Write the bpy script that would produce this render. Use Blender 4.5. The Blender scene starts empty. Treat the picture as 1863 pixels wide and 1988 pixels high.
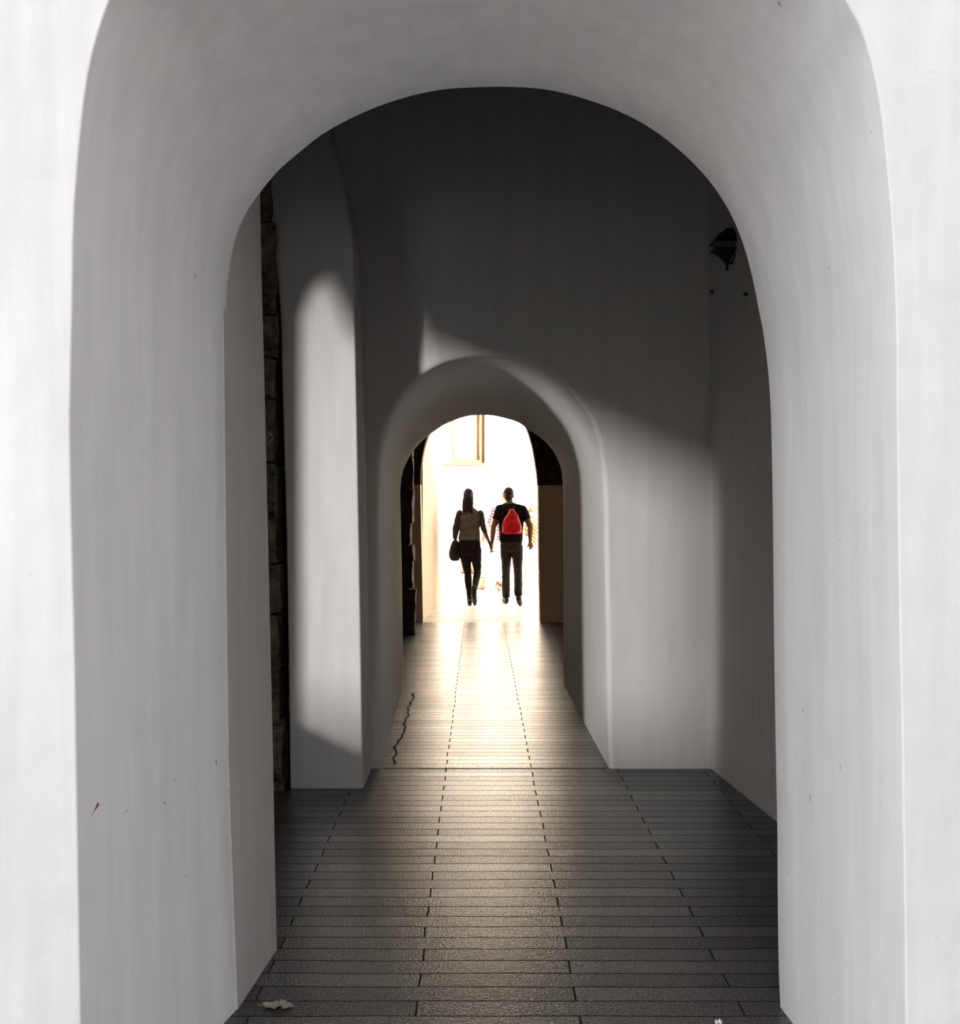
import bpy, bmesh, math, random
from mathutils import Vector, Matrix, Quaternion, noise

random.seed(7)
S = bpy.context.scene
COL = S.collection

# ------------------------------------------------------------------ camera
F, CX, HY, EYE = 2200.0, 931.5, 975.0, 1.58      # focal length, centre, horizon (pixels of a 1863x1988 frame), eye height
cam_d = bpy.data.cameras.new('camera')
cam = bpy.data.objects.new('camera', cam_d)
COL.objects.link(cam)
cam.location = (0, 0, EYE)
cam.rotation_euler = (math.radians(90), 0, 0)
cam_d.sensor_fit = 'VERTICAL'
cam_d.sensor_height = 36.0
cam_d.lens = 36.0 * F / 1988.0
cam_d.shift_y = -(994.0 - HY) / 1988.0
cam_d.clip_start = 0.05
cam_d.clip_end = 200
S.camera = cam

# ------------------------------------------------------------------ light and exposure
S.view_settings.view_transform = 'Standard'
S.view_settings.look = 'None'
S.view_settings.gamma = 1.0
S.view_settings.use_curve_mapping = False
S.view_settings.exposure = 0.0
S.cycles.use_denoising = True
S.cycles.max_bounces = 14
S.cycles.diffuse_bounces = 8
S.cycles.glossy_bounces = 6
S.cycles.sample_clamp_indirect = 12.0

SKY_COLOR = (0.98, 0.99, 1.03)
SKY_BRIGHT_DIR = (-0.28, -0.50, 0.82)
SKY_LOW, SKY_HIGH = 0.28, 3.2
SUN_STRENGTH = 195.0
SUN_DIR = (-0.75, 0.25, -0.61)
SUN_COLOR = (1.0, 0.89, 0.74)
BAY_POWER = 2350.0
BAY_AIM = (0.75, 6.72, 0.95)
BAY_COLOR = (1.0, 0.98, 0.95)

w = bpy.data.worlds.new('sky')
S.world = w
w.use_nodes = True
nt = w.node_tree
nt.nodes.clear()
wo = nt.nodes.new('ShaderNodeOutputWorld')
bg = nt.nodes.new('ShaderNodeBackground')
tc = nt.nodes.new('ShaderNodeTexCoord')
# bright overcast patch high above the lane, dimmer all round
dt_ = nt.nodes.new('ShaderNodeVectorMath')
dt_.operation = 'DOT_PRODUCT'
dt_.inputs[1].default_value = Vector(SKY_BRIGHT_DIR).normalized()
nt.links.new(tc.outputs['Generated'], dt_.inputs[0])
mr = nt.nodes.new('ShaderNodeMapRange')
mr.inputs['From Min'].default_value = 0.0
mr.inputs['From Max'].default_value = 1.0
mr.inputs['To Min'].default_value = SKY_LOW
mr.inputs['To Max'].default_value = SKY_HIGH
nt.links.new(dt_.outputs['Value'], mr.inputs['Value'])
bg.inputs['Color'].default_value = (*SKY_COLOR, 1)
nt.links.new(mr.outputs[0], bg.inputs['Strength'])
nt.links.new(bg.outputs[0], wo.inputs[0])

sd = bpy.data.lights.new('sun', 'SUN')
sd.energy = SUN_STRENGTH
sd.angle = math.radians(0.6)
sd.color = SUN_COLOR
so = bpy.data.objects.new('sun', sd)
COL.objects.link(so)
so.location = (0, 12, 14)
so.rotation_euler = Vector(SUN_DIR).to_track_quat('-Z', 'Y').to_euler()

# added unseen spot standing in for side light, aimed through the openings made for it
ld = bpy.data.lights.new('side_spot', 'SPOT')
ld.shadow_soft_size = 0.25
ld.spot_size = math.radians(54)
ld.spot_blend = 1.0
ld.energy = BAY_POWER
ld.color = BAY_COLOR
lo = bpy.data.objects.new('side_spot', ld)
COL.objects.link(lo)
lo.location = (-4.3, 1.5, 2.3)
lo.rotation_euler = (Vector(BAY_AIM) - Vector(lo.location)).to_track_quat('-Z', 'Y').to_euler()


# ------------------------------------------------------------------ helpers
def unp(px, py, d):
    """pixel at depth d -> world point"""
    return Vector(((px - CX) * d / F, d, EYE - (py - HY) * d / F))


def link(name, me, mat=None, parent=None):
    o = bpy.data.objects.new(name, me)
    COL.objects.link(o)
    if mat is not None:
        for m in (mat if isinstance(mat, (list, tuple)) else [mat]):
            me.materials.append(m)
    if parent is not None:
        o.parent = parent
    return o


def from_bm(name, bm, mat=None, parent=None, smooth=False):
    me = bpy.data.meshes.new(name)
    bm.normal_update()
    bm.to_mesh(me)
    bm.free()
    if smooth:
        for p in me.polygons:
            p.use_smooth = True
    return link(name, me, mat, parent)


def struct(o):
    o['kind'] = 'structure'
    return o


def tag(o, label, cat, group=None):
    o['label'] = label
    o['category'] = cat
    if group:
        o['group'] = group
    return o


def add_box(bm, x0, x1, y0, y1, z0, z1, mi=0):
    vs = [bm.verts.new((x, y, z)) for x in (x0, x1) for y in (y0, y1) for z in (z0, z1)]
    for f in ((0, 1, 3, 2), (4, 6, 7, 5), (0, 4, 5, 1), (2, 3, 7, 6), (0, 2, 6, 4), (1, 5, 7, 3)):
        bm.faces.new([vs[i] for i in f]).material_index = mi
    return vs


def box_obj(name, b, mat, parent=None, bevel=0.0):
    bm = bmesh.new()
    add_box(bm, *b)
    bmesh.ops.recalc_face_normals(bm, faces=bm.faces)
    if bevel:
        bmesh.ops.bevel(bm, geom=list(bm.edges), offset=bevel, segments=3, affect='EDGES', profile=0.5)
    return from_bm(name, bm, mat, parent)


def prism(bm, pts, y0, y1, mi=0):
    """closed xz polygon extruded from y0 to y1"""
    a = [bm.verts.new((x, y0, z)) for x, z in pts]
    b = [bm.verts.new((x, y1, z)) for x, z in pts]
    bm.faces.new(a)
    bm.faces.new(b[::-1])
    n = len(pts)
    for i in range(n):
        j = (i + 1) % n
        bm.faces.new((a[i], b[i], b[j], a[j]))
    for f in bm.faces:
        f.material_index = mi


def basis(axis):
    a = Vector(axis).normalized()
    t = Vector((0, 0, 1)) if abs(a.z) < 0.9 else Vector((1, 0, 0))
    u = a.cross(t).normalized()
    v = a.cross(u).normalized()
    return a, u, v


def capsule(bm, p0, r0, p1, r1, n=14, caps=3, flat=False):
    p0, p1 = Vector(p0), Vector(p1)
    a, u, v = basis(p1 - p0)
    rings = []
    if flat:
        rings = [(p0, r0), (p1, r1)]
    else:
        for i in range(1, caps + 1):
            t = (i / caps) * math.pi / 2
            rings.append((p0 - a * r0 * math.cos(t), r0 * math.sin(t)))
        for i in range(caps):
            t = (i / caps) * math.pi / 2
            rings.append((p1 + a * r1 * math.sin(t), r1 * math.cos(t)))
    vr = [[bm.verts.new(c + (u * math.cos(2 * math.pi * k / n) + v * math.sin(2 * math.pi * k / n)) * r) for k in range(n)] for c, r in rings]
    for i in range(len(vr) - 1):
        for k in range(n):
            j = (k + 1) % n
            bm.faces.new((vr[i][k], vr[i][j], vr[i + 1][j], vr[i + 1][k]))
    bm.faces.new(vr[0][::-1])
    bm.faces.new(vr[-1])


def chain(bm, pts, n=14, flat=False):
    """pts: [(pos, radius), ...] joined by tapered capsules"""
    for (a, ra), (b, rb) in zip(pts[:-1], pts[1:]):
        capsule(bm, a, ra, b, rb, n, flat=flat)


def ell(bm, c, r, rot=None, seg=20):
    m = Matrix.Translation(Vector(c)) @ (rot.to_4x4() if rot is not None else Matrix.Identity(4)) @ Matrix.Diagonal((r[0], r[1], r[2], 1))
    bmesh.ops.create_uvsphere(bm, u_segments=seg, v_segments=seg // 2 + 2, radius=1.0, matrix=m)


def loft(bm, rings, n=28):
    """rings: [(cx, cy, cz, rx, ry), ...] elliptical sections, closed with flat ends"""
    vr = [[bm.verts.new((cx + rx * math.cos(2 * math.pi * k / n), cy + ry * math.sin(2 * math.pi * k / n), cz)) for k in range(n)] for cx, cy, cz, rx, ry in rings]
    for i in range(len(vr) - 1):
        for k in range(n):
            j = (k + 1) % n
            bm.faces.new((vr[i][k], vr[i][j], vr[i + 1][j], vr[i + 1][k]))
    bm.faces.new(vr[0][::-1])
    bm.faces.new(vr[-1])


def fuse(name, bm, mat, parent=None, voxel=0.006, smooth=6, disp=0.0, dscale=20.0):
    """grow one continuous surface from overlapping volumes"""
    bmesh.ops.recalc_face_normals(bm, faces=bm.faces)
    me = bpy.data.meshes.new('tmp')
    bm.to_mesh(me)
    bm.free()
    tmp = bpy.data.objects.new('tmp', me)
    COL.objects.link(tmp)
    r = tmp.modifiers.new('r', 'REMESH')
    r.mode = 'VOXEL'
    r.voxel_size = voxel
    if smooth:
        s = tmp.modifiers.new('s', 'SMOOTH')
        s.iterations = smooth
        s.factor = 0.5
    dg = bpy.context.evaluated_depsgraph_get()
    dg.update()
    out = bpy.data.meshes.new_from_object(tmp.evaluated_get(dg))
    bpy.data.objects.remove(tmp)
    bpy.data.meshes.remove(me)
    out.name = name
    if disp:
        cos = [v.co.copy() for v in out.vertices]
        nrm = [v.normal.copy() for v in out.vertices]
        for i, (c, nv) in enumerate(zip(cos, nrm)):
            k = noise.noise(c * dscale) + 0.5 * noise.noise(c * dscale * 2.3)
            cos[i] = c + nv * disp * k
        out.vertices.foreach_set('co', [q for c in cos for q in c])
        out.update()
    for p in out.polygons:
        p.use_smooth = True
    return link(name, out, mat, parent)


# ------------------------------------------------------------------ materials
def new_mat(name):
    m = bpy.data.materials.new(name)
    m.use_nodes = True
    return m, m.node_tree, m.node_tree.nodes['Principled BSDF']


def simple(name, col, rough=0.8, var=0.12, scale=14.0, bump=0.15, bscale=60.0, spec=0.3, metal=0.0, stretch=(1, 1, 1)):
    m, t, b = new_mat(name)
    b.inputs['Roughness'].default_value = rough
    b.inputs['Specular IOR Level'].default_value = spec
    b.inputs['Metallic'].default_value = metal
    co = t.nodes.new('ShaderNodeTexCoord')
    mp = t.nodes.new('ShaderNodeMapping')
    mp.inputs['Scale'].default_value = stretch
    t.links.new(co.outputs['Object'], mp.inputs[0])
    n = t.nodes.new('ShaderNodeTexNoise')
    n.inputs['Scale'].default_value = scale
    n.inputs['Detail'].default_value = 6
    t.links.new(mp.outputs[0], n.inputs['Vector'])
    r = t.nodes.new('ShaderNodeValToRGB')
    r.color_ramp.elements[0].position = 0.3
    r.color_ramp.elements[1].position = 0.7
    r.color_ramp.elements[0].color = (*[c * (1 - var) for c in col], 1)
    r.color_ramp.elements[1].color = (*[min(1, c * (1 + var)) for c in col], 1)
    t.links.new(n.outputs['Fac'], r.inputs[0])
    t.links.new(r.outputs[0], b.inputs['Base Color'])
    if bump:
        n2 = t.nodes.new('ShaderNodeTexNoise')
        n2.inputs['Scale'].default_value = bscale
        n2.inputs['Detail'].default_value = 5
        t.links.new(mp.outputs[0], n2.inputs['Vector'])
        bp = t.nodes.new('ShaderNodeBump')
        bp.inputs['Strength'].default_value = bump
        bp.inputs['Distance'].default_value = 0.01
        t.links.new(n2.outputs['Fac'], bp.inputs['Height'])
        t.links.new(bp.outputs[0], b.inputs['Normal'])
    return m


def plaster_mat(name, col, chips=()):
    """limewashed plaster: faint vertical trowel streaks, small dents, a few brown chips (segments in world space)"""
    m, t, b = new_mat(name)
    b.inputs['Roughness'].default_value = 0.85
    b.inputs['Specular IOR Level'].default_value = 0.25
    co = t.nodes.new('ShaderNodeTexCoord')
    mp = t.nodes.new('ShaderNodeMapping')
    mp.inputs['Scale'].default_value = (9, 9, 0.9)
    t.links.new(co.outputs['Object'], mp.inputs[0])
    n = t.nodes.new('ShaderNodeTexNoise')
    n.inputs['Scale'].default_value = 1.6
    n.inputs['Detail'].default_value = 8
    n.inputs['Roughness'].default_value = 0.6
    t.links.new(mp.outputs[0], n.inputs['Vector'])
    r = t.nodes.new('ShaderNodeValToRGB')
    r.color_ramp.elements[0].position = 0.32
    r.color_ramp.elements[1].position = 0.68
    r.color_ramp.elements[0].color = (*[c * 0.94 for c in col], 1)
    r.color_ramp.elements[1].color = (*[min(1, c * 1.04) for c in col], 1)
    t.links.new(n.outputs['Fac'], r.inputs[0])
    last = r.outputs[0]
    # small dark specks
    n3 = t.nodes.new('ShaderNodeTexNoise')
    n3.inputs['Scale'].default_value = 26
    n3.inputs['Detail'].default_value = 3
    t.links.new(co.outputs['Object'], n3.inputs['Vector'])
    sr = t.nodes.new('ShaderNodeMapRange')
    sr.inputs['From Min'].default_value = 0.74
    sr.inputs['From Max'].default_value = 0.78
    t.links.new(n3.outputs['Fac'], sr.inputs['Value'])
    mxs = t.nodes.new('ShaderNodeMix')
    mxs.data_type = 'RGBA'
    mxs.inputs[7].default_value = (0.35, 0.33, 0.31, 1)
    t.links.new(sr.outputs[0], mxs.inputs[0])
    t.links.new(last, mxs.inputs[6])
    last = mxs.outputs[2]
    for (a, e, rad, ccol) in chips:
        a, e = Vector(a), Vector(e)
        ab = e - a
        s1 = t.nodes.new('ShaderNodeVectorMath'); s1.operation = 'SUBTRACT'
        t.links.new(co.outputs['Object'], s1.inputs[0]); s1.inputs[1].default_value = a
        dt = t.nodes.new('ShaderNodeVectorMath'); dt.operation = 'DOT_PRODUCT'
        t.links.new(s1.outputs[0], dt.inputs[0]); dt.inputs[1].default_value = ab / ab.length_squared
        cl = t.nodes.new('ShaderNodeClamp')
        t.links.new(dt.outputs['Value'], cl.inputs[0])
        sc = t.nodes.new('ShaderNodeVectorMath'); sc.operation = 'SCALE'
        sc.inputs[0].default_value = ab
        t.links.new(cl.outputs[0], sc.inputs['Scale'])
        ds = t.nodes.new('ShaderNodeVectorMath'); ds.operation = 'DISTANCE'
        t.links.new(s1.outputs[0], ds.inputs[0]); t.links.new(sc.outputs[0], ds.inputs[1])
        # radius shrinks along the scratch
        rr = t.nodes.new('ShaderNodeMapRange')
        rr.inputs['To Min'].default_value = rad; rr.inputs['To Max'].default_value = rad * 0.15
        t.links.new(cl.outputs[0], rr.inputs['Value'])
        lt = t.nodes.new('ShaderNodeMath'); lt.operation = 'LESS_THAN'
        t.links.new(ds.outputs['Value'], lt.inputs[0]); t.links.new(rr.outputs[0], lt.inputs[1])
        mc = t.nodes.new('ShaderNodeMix'); mc.data_type = 'RGBA'
        mc.inputs[7].default_value = (*ccol, 1)
        t.links.new(lt.outputs[0], mc.inputs[0]); t.links.new(last, mc.inputs[6])
        last = mc.outputs[2]
    t.links.new(last, b.inputs['Base Color'])
    n2 = t.nodes.new('ShaderNodeTexNoise')
    n2.inputs['Scale'].default_value = 7
    n2.inputs['Detail'].default_value = 9
    t.links.new(co.outputs['Object'], n2.inputs['Vector'])
    bp = t.nodes.new('ShaderNodeBump')
    bp.inputs['Strength'].default_value = 0.25
    bp.inputs['Distance'].default_value = 0.02
    t.links.new(n2.outputs['Fac'], bp.inputs['Height'])
    t.links.new(bp.outputs[0], b.inputs['Normal'])
    return m


def strip_floor_mat():
    """dark granite strips laid crosswise in running bond, worn to a sheen"""
    m, t, b = new_mat('granite_strips')
    co = t.nodes.new('ShaderNodeTexCoord')
    mp = t.nodes.new('ShaderNodeMapping')
    mp.inputs['Location'].default_value = (0.19 + 5.07, -0.03 + 5.25, 0)
    # slight wobble of the joints
    nw = t.nodes.new('ShaderNodeTexNoise')
    nw.inputs['Scale'].default_value = 2.2
    t.links.new(co.outputs['Object'], nw.inputs['Vector'])
    sw = t.nodes.new('ShaderNodeVectorMath'); sw.operation = 'SCALE'
    sw.inputs['Scale'].default_value = 0.022
    t.links.new(nw.outputs['Color'], sw.inputs[0])
    ad = t.nodes.new('ShaderNodeVectorMath')
    t.links.new(co.outputs['Object'], ad.inputs[0]); t.links.new(sw.outputs[0], ad.inputs[1])
    t.links.new(ad.outputs[0], mp.inputs[0])
    br = t.nodes.new('ShaderNodeTexBrick')
    br.offset = 0.5
    br.offset_frequency = 2
    br.inputs['Scale'].default_value = 1.0
    br.inputs['Brick Width'].default_value = 1.014
    br.inputs['Row Height'].default_value = 0.105
    br.inputs['Mortar Size'].default_value = 0.0035
    br.inputs['Mortar Smooth'].default_value = 0.3
    br.inputs['Color1'].default_value = (0.036, 0.033, 0.031, 1)
    br.inputs['Color2'].default_value = (0.058, 0.054, 0.050, 1)
    br.inputs['Mortar'].default_value = (0.006, 0.0055, 0.005, 1)
    t.links.new(mp.outputs[0], br.inputs['Vector'])
    # granite grain
    g = t.nodes.new('ShaderNodeTexNoise')
    g.inputs['Scale'].default_value = 130
    g.inputs['Detail'].default_value = 3
    t.links.new(co.outputs['Object'], g.inputs['Vector'])
    gr = t.nodes.new('ShaderNodeMapRange')
    gr.inputs['From Min'].default_value = 0.3; gr.inputs['From Max'].default_value = 0.7
    gr.inputs['To Min'].default_value = 0.45; gr.inputs['To Max'].default_value = 1.55
    t.links.new(g.outputs['Fac'], gr.inputs['Value'])
    ml = t.nodes.new('ShaderNodeVectorMath'); ml.operation = 'SCALE'
    t.links.new(br.outputs['Color'], ml.inputs[0]); t.links.new(gr.outputs[0], ml.inputs['Scale'])
    t.links.new(ml.outputs[0], b.inputs['Base Color'])
    ra = t.nodes.new('ShaderNodeMath'); ra.operation = 'MULTIPLY_ADD'
    ra.inputs[1].default_value = 0.3
    t.links.new(br.outputs['Fac'], ra.inputs[0]); ra.inputs[2].default_value = 0.25
    b.inputs['Roughness'].default_value = 0.9
    b.inputs['Specular IOR Level'].default_value = 0.0
    # relief: grain + joints
    inv = t.nodes.new('ShaderNodeMath'); inv.operation = 'MULTIPLY_ADD'
    inv.inputs[1].default_value = -1.2
    t.links.new(br.outputs['Fac'], inv.inputs[0])
    g2 = t.nodes.new('ShaderNodeTexNoise')
    g2.inputs['Scale'].default_value = 130
    g2.inputs['Detail'].default_value = 2
    t.links.new(co.outputs['Object'], g2.inputs['Vector'])
    t.links.new(g2.outputs['Fac'], inv.inputs[2])
    bp = t.nodes.new('ShaderNodeBump')
    bp.inputs['Strength'].default_value = 0.45
    bp.inputs['Distance'].default_value = 0.004
    t.links.new(inv.outputs[0], bp.inputs['Height'])
    t.links.new(bp.outputs[0], b.inputs['Normal'])
    # thin worn sheen over the rough stone
    gl = t.nodes.new('ShaderNodeBsdfGlossy')
    t.links.new(ra.outputs[0], gl.inputs['Roughness'])
    t.links.new(bp.outputs[0], gl.inputs['Normal'])
    fr = t.nodes.new('ShaderNodeFresnel')
    fr.inputs['IOR'].default_value = 1.45
    fm_ = t.nodes.new('ShaderNodeMath'); fm_.operation = 'MULTIPLY'
    fm_.inputs[1].default_value = 1.25
    t.links.new(fr.outputs[0], fm_.inputs[0])
    # the sheen differs from strip to strip, is broken by the grain and missing in the joints
    bw = t.nodes.new('ShaderNodeMapRange')
    bw.inputs['From Min'].default_value = 0.033; bw.inputs['From Max'].default_value = 0.054
    bw.inputs['To Min'].default_value = 0.86; bw.inputs['To Max'].default_value = 1.10
    t.links.new(br.outputs['Color'], bw.inputs['Value'])
    gm = t.nodes.new('ShaderNodeMapRange')
    gm.inputs['From Min'].default_value = 0.3; gm.inputs['From Max'].default_value = 0.7
    gm.inputs['To Min'].default_value = 0.45; gm.inputs['To Max'].default_value = 1.55
    t.links.new(g.outputs['Fac'], gm.inputs['Value'])
    jm = t.nodes.new('ShaderNodeMath'); jm.operation = 'MULTIPLY_ADD'
    jm.inputs[1].default_value = -0.85; jm.inputs[2].default_value = 1.0
    t.links.new(br.outputs['Fac'], jm.inputs[0])
    cp_ = t.nodes.new('ShaderNodeMath'); cp_.operation = 'MINIMUM'
    cp_.inputs[1].default_value = 0.37
    t.links.new(fm_.outputs[0], cp_.inputs[0])
    last = cp_.outputs[0]
    for o_ in (bw, gm, jm):
        mm = t.nodes.new('ShaderNodeMath'); mm.operation = 'MULTIPLY'
        t.links.new(last, mm.inputs[0]); t.links.new(o_.outputs[0], mm.inputs[1])
        last = mm.outputs[0]
    ms = t.nodes.new('ShaderNodeMixShader')
    t.links.new(last, ms.inputs[0])
    t.links.new(b.outputs[0], ms.inputs[1])
    t.links.new(gl.outputs[0], ms.inputs[2])
    t.links.new(ms.outputs[0], t.nodes['Material Output'].inputs['Surface'])
    return m


def slab_mat():
    m, t, b = new_mat('courtyard_slabs')
    co = t.nodes.new('ShaderNodeTexCoord')
    mp = t.nodes.new('ShaderNodeMapping')
    mp.inputs['Location'].default_value = (11.82, 11.42, 0)
    mp.inputs['Rotation'].default_value = (0, 0, math.radians(45))
    t.links.new(co.outputs['Object'], mp.inputs[0])
    br = t.nodes.new('ShaderNodeTexBrick')
    br.offset = 0.0
    br.inputs['Scale'].default_value = 1.0
    br.inputs['Brick Width'].default_value = 1.1
    br.inputs['Row Height'].default_value = 1.1
    br.inputs['Mortar Size'].default_value = 0.012
    br.inputs['Color1'].default_value = (0.50, 0.45, 0.38, 1)
    br.inputs['Color2'].default_value = (0.58, 0.53, 0.46, 1)
    br.inputs['Mortar'].default_value = (0.06, 0.045, 0.03, 1)
    t.links.new(mp.outputs[0], br.inputs['Vector'])
    t.links.new(br.outputs['Color'], b.inputs['Base Color'])
    b.inputs['Roughness'].default_value = 0.5
    return m


def rubble_mat(name, c0, c1):
    m, t, b = new_mat(name)
    b.inputs['Roughness'].default_value = 0.92
    b.inputs['Specular IOR Level'].default_value = 0.15
    co = t.nodes.new('ShaderNodeTexCoord')
    n = t.nodes.new('ShaderNodeTexNoise')
    n.inputs['Scale'].default_value = 9
    n.inputs['Detail'].default_value = 10
    n.inputs['Roughness'].default_value = 0.7
    t.links.new(co.outputs['Object'], n.inputs['Vector'])
    r = t.nodes.new('ShaderNodeValToRGB')
    r.color_ramp.elements[0].position = 0.35; r.color_ramp.elements[0].color = (*c0, 1)
    r.color_ramp.elements[1].position = 0.66; r.color_ramp.elements[1].color = (*c1, 1)
    t.links.new(n.outputs['Fac'], r.inputs[0])
    t.links.new(r.outputs[0], b.inputs['Base Color'])
    v = t.nodes.new('ShaderNodeTexNoise')
    v.inputs['Scale'].default_value = 28
    v.inputs['Detail'].default_value = 8
    t.links.new(co.outputs['Object'], v.inputs['Vector'])
    bp = t.nodes.new('ShaderNodeBump')
    bp.inputs['Strength'].default_value = 0.8
    bp.inputs['Distance'].default_value = 0.03
    t.links.new(v.outputs['Fac'], bp.inputs['Height'])
    t.links.new(bp.outputs[0], b.inputs['Normal'])
    return m


def striped_mat(name, c0, c1, scale, dist=2.0, rot=(0, 0, 0), rough=0.85):
    m, t, b = new_mat(name)
    b.inputs['Roughness'].default_value = rough
    b.inputs['Specular IOR Level'].default_value = 0.15
    co = t.nodes.new('ShaderNodeTexCoord')
    mp = t.nodes.new('ShaderNodeMapping')
    mp.inputs['Rotation'].default_value = rot
    t.links.new(co.outputs['Object'], mp.inputs[0])
    wv = t.nodes.new('ShaderNodeTexWave')
    wv.bands_direction = 'Z'
    wv.inputs['Scale'].default_value = scale
    wv.inputs['Distortion'].default_value = dist
    wv.inputs['Detail'].default_value = 1.0
    t.links.new(mp.outputs[0], wv.inputs['Vector'])
    r = t.nodes.new('ShaderNodeValToRGB')
    r.color_ramp.elements[0].position = 0.35; r.color_ramp.elements[0].color = (*c0, 1)
    r.color_ramp.elements[1].position = 0.6; r.color_ramp.elements[1].color = (*c1, 1)
    t.links.new(wv.outputs['Fac'], r.inputs[0])
    t.links.new(r.outputs[0], b.inputs['Base Color'])
    return m


# chips and scratches on the left reveal of the front arch, given as points on its surface further below
M = {}


# ------------------------------------------------------------------ arch profiles, traced at their own depths
D_FRONT, D_INNER, D_PIER = 2.65, 3.55, 4.0
D_PILLAR, D_BACK, D_TUN = 6.26, 6.72, 9.8
D_EXIT, D_EXIT2, D_FAR = 14.9, 15.2, 21.3


def foot_y(d):
    return HY + EYE * F / d


OUT_L = [(162, 2287), (157, 1988), (153, 1750), (149, 1500), (145, 1250), (140, 1050), (136, 830), (138, 700), (141, 550), (143, 430)]
OUT_A = [(150, 330), (158, 240), (167, 170), (178, 110), (195, 50), (213, 0), (245, -62), (300, -118), (395, -180), (540, -232), (735, -264), (930, -274),
         (1125, -264), (1320, -232), (1455, -180), (1552, -118), (1610, -62), (1640, 0), (1668, 50), (1685, 100), (1700, 160), (1713, 240), (1722, 330)]
OUT_R = [(1730, 420), (1736, 520), (1740, 650), (1741, 800), (1743, 1000), (1746, 1200), (1750, 1400), (1753, 1600), (1756, 1800), (1758, 1988), (1762, 2287)]
INN_L = [(464, 1954), (458, 1800), (452, 1650), (447, 1500), (444, 1350), (441, 1100), (439, 900), (438, 750), (437, 680), (438, 620)]
INN_A = [(441, 560), (448, 505), (460, 455), (480, 410), (505, 374), (540, 332), (580, 297), (620, 265), (660, 241), (705, 219), (745, 203), (800, 186), (860, 174), (920, 170),
         (985, 169), (1040, 172), (1085, 179), (1140, 194), (1190, 212), (1235, 233), (1275, 258), (1310, 285), (1345, 317), (1375, 350), (1400, 385), (1420, 420), (1435, 455), (1447, 490),
         (1460, 540), (1470, 590)]
INN_R = [(1480, 640), (1487, 690), (1492, 740), (1495, 790), (1498, 900), (1500, 1050), (1502, 1250), (1505, 1450), (1508, 1600), (1509, 1750), (1511, 1880), (1514, 1954)]

TF_L = [(738, 1492), (736, 1400), (735, 1250), (734, 1100), (733, 980)]
TF_A = [(734, 920), (738, 870), (747, 835), (762, 800), (780, 772), (800, 747), (825, 725), (855, 707), (890, 696), (925, 691), (950, 690), (985, 693), (1015, 700), (1050, 715), (1080, 735),
        (1110, 765), (1135, 797), (1152, 830), (1163, 870), (1169, 920)]
TF_R = [(1172, 980), (1174, 1100), (1177, 1250), (1179, 1400), (1182, 1492)]
TB_L = [(783, 1330), (782, 1240), (780, 1100), (778, 1000), (777, 955)]
TB_A = [(779, 930), (784, 910), (797, 883), (808, 868), (821, 855), (836, 842), (860, 826), (890, 813), (915, 807), (932, 806), (955, 807), (975, 811), (1005, 820), (1026, 835), (1041, 844), (1056, 856),
        (1074, 877), (1087, 904)]
TB_R = [(1091, 925), (1093, 1000), (1093, 1100), (1093, 1200), (1094, 1330)]
EX_L = [(821, 1208), (819, 1100), (817, 1000), (816, 942)]
EX_A = [(817, 910), (821, 880), (829, 850), (841, 826), (862, 803), (890, 787), (930, 780), (970, 786), (1000, 802), (1018, 822), (1029, 850), (1036, 880), (1041, 912)]
EX_R = [(1044, 942), (1045, 1000), (1046, 1100), (1048, 1208)]


def to_xz(pts, d):
    r = []
    for px, py in pts:
        p = unp(px, py, d)
        r.append((p.x, p.z))
    return r


def resample(pts, n):
    """n points by arc length on a Catmull-Rom curve through pts"""
    P = [Vector(p) for p in pts]
    fine = []
    for i in range(len(P) - 1):
        p0 = P[max(i - 1, 0)]; p1 = P[i]; p2 = P[i + 1]; p3 = P[min(i + 2, len(P) - 1)]
        for k in range(12):
            t = k / 12
            fine.append(0.5 * ((2 * p1) + (-p0 + p2) * t + (2 * p0 - 5 * p1 + 4 * p2 - p3) * t * t + (-p0 + 3 * p1 - 3 * p2 + p3) * t ** 3))
    fine.append(P[-1])
    L = [0.0]
    for a, b in zip(fine[:-1], fine[1:]):
        L.append(L[-1] + (b - a).length)
    out = []
    j = 0
    for k in range(n):
        s = L[-1] * k / (n - 1)
        while j < len(L) - 2 and L[j + 1] < s:
            j += 1
        u = (s - L[j]) / max(L[j + 1] - L[j], 1e-9)
        out.append(fine[j].lerp(fine[j + 1], min(max(u, 0), 1)))
    return out


NL, NA = 30, 72


def profile(l, a, r, d, nl=NL, na=NA):
    l, a, r = to_xz(l, d), to_xz(a, d), to_xz(r, d)
    l[0] = (l[0][0], 0.0)
    r[-1] = (r[-1][0], 0.0)
    L = resample(l + a[:1], nl)
    A = resample(a, na)
    R = resample(a[-1:] + r, nl)
    # legs stop at the springing, the arch runs between
    return L[:-1] + A + R[1:]


def outward(pr):
    n = len(pr)
    o = []
    for i in range(n):
        a = pr[max(i - 1, 0)]; b = pr[min(i + 1, n - 1)]
        t = (b - a)
        v = Vector((-t.y, t.x))
        v = v.normalized() if v.length > 1e-9 else Vector((-1, 0))
        o.append(v)
    o[0] = Vector((-1, 0)); o[-1] = Vector((1, 0))
    return o


def sheet(bm, rings, mi=0, mif=None):
    """rings of (profile, y): faces between consecutive rings, smooth"""
    vr = [[bm.verts.new((p.x, y, p.y)) for p in pr] for pr, y in rings]
    for i in range(len(vr) - 1):
        for k in range(len(vr[0]) - 1):
            f = bm.faces.new((vr[i][k], vr[i + 1][k], vr[i + 1][k + 1], vr[i][k + 1]))
            f.smooth = True
            f.material_index = mif(f) if mif else mi
    return vr


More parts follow.
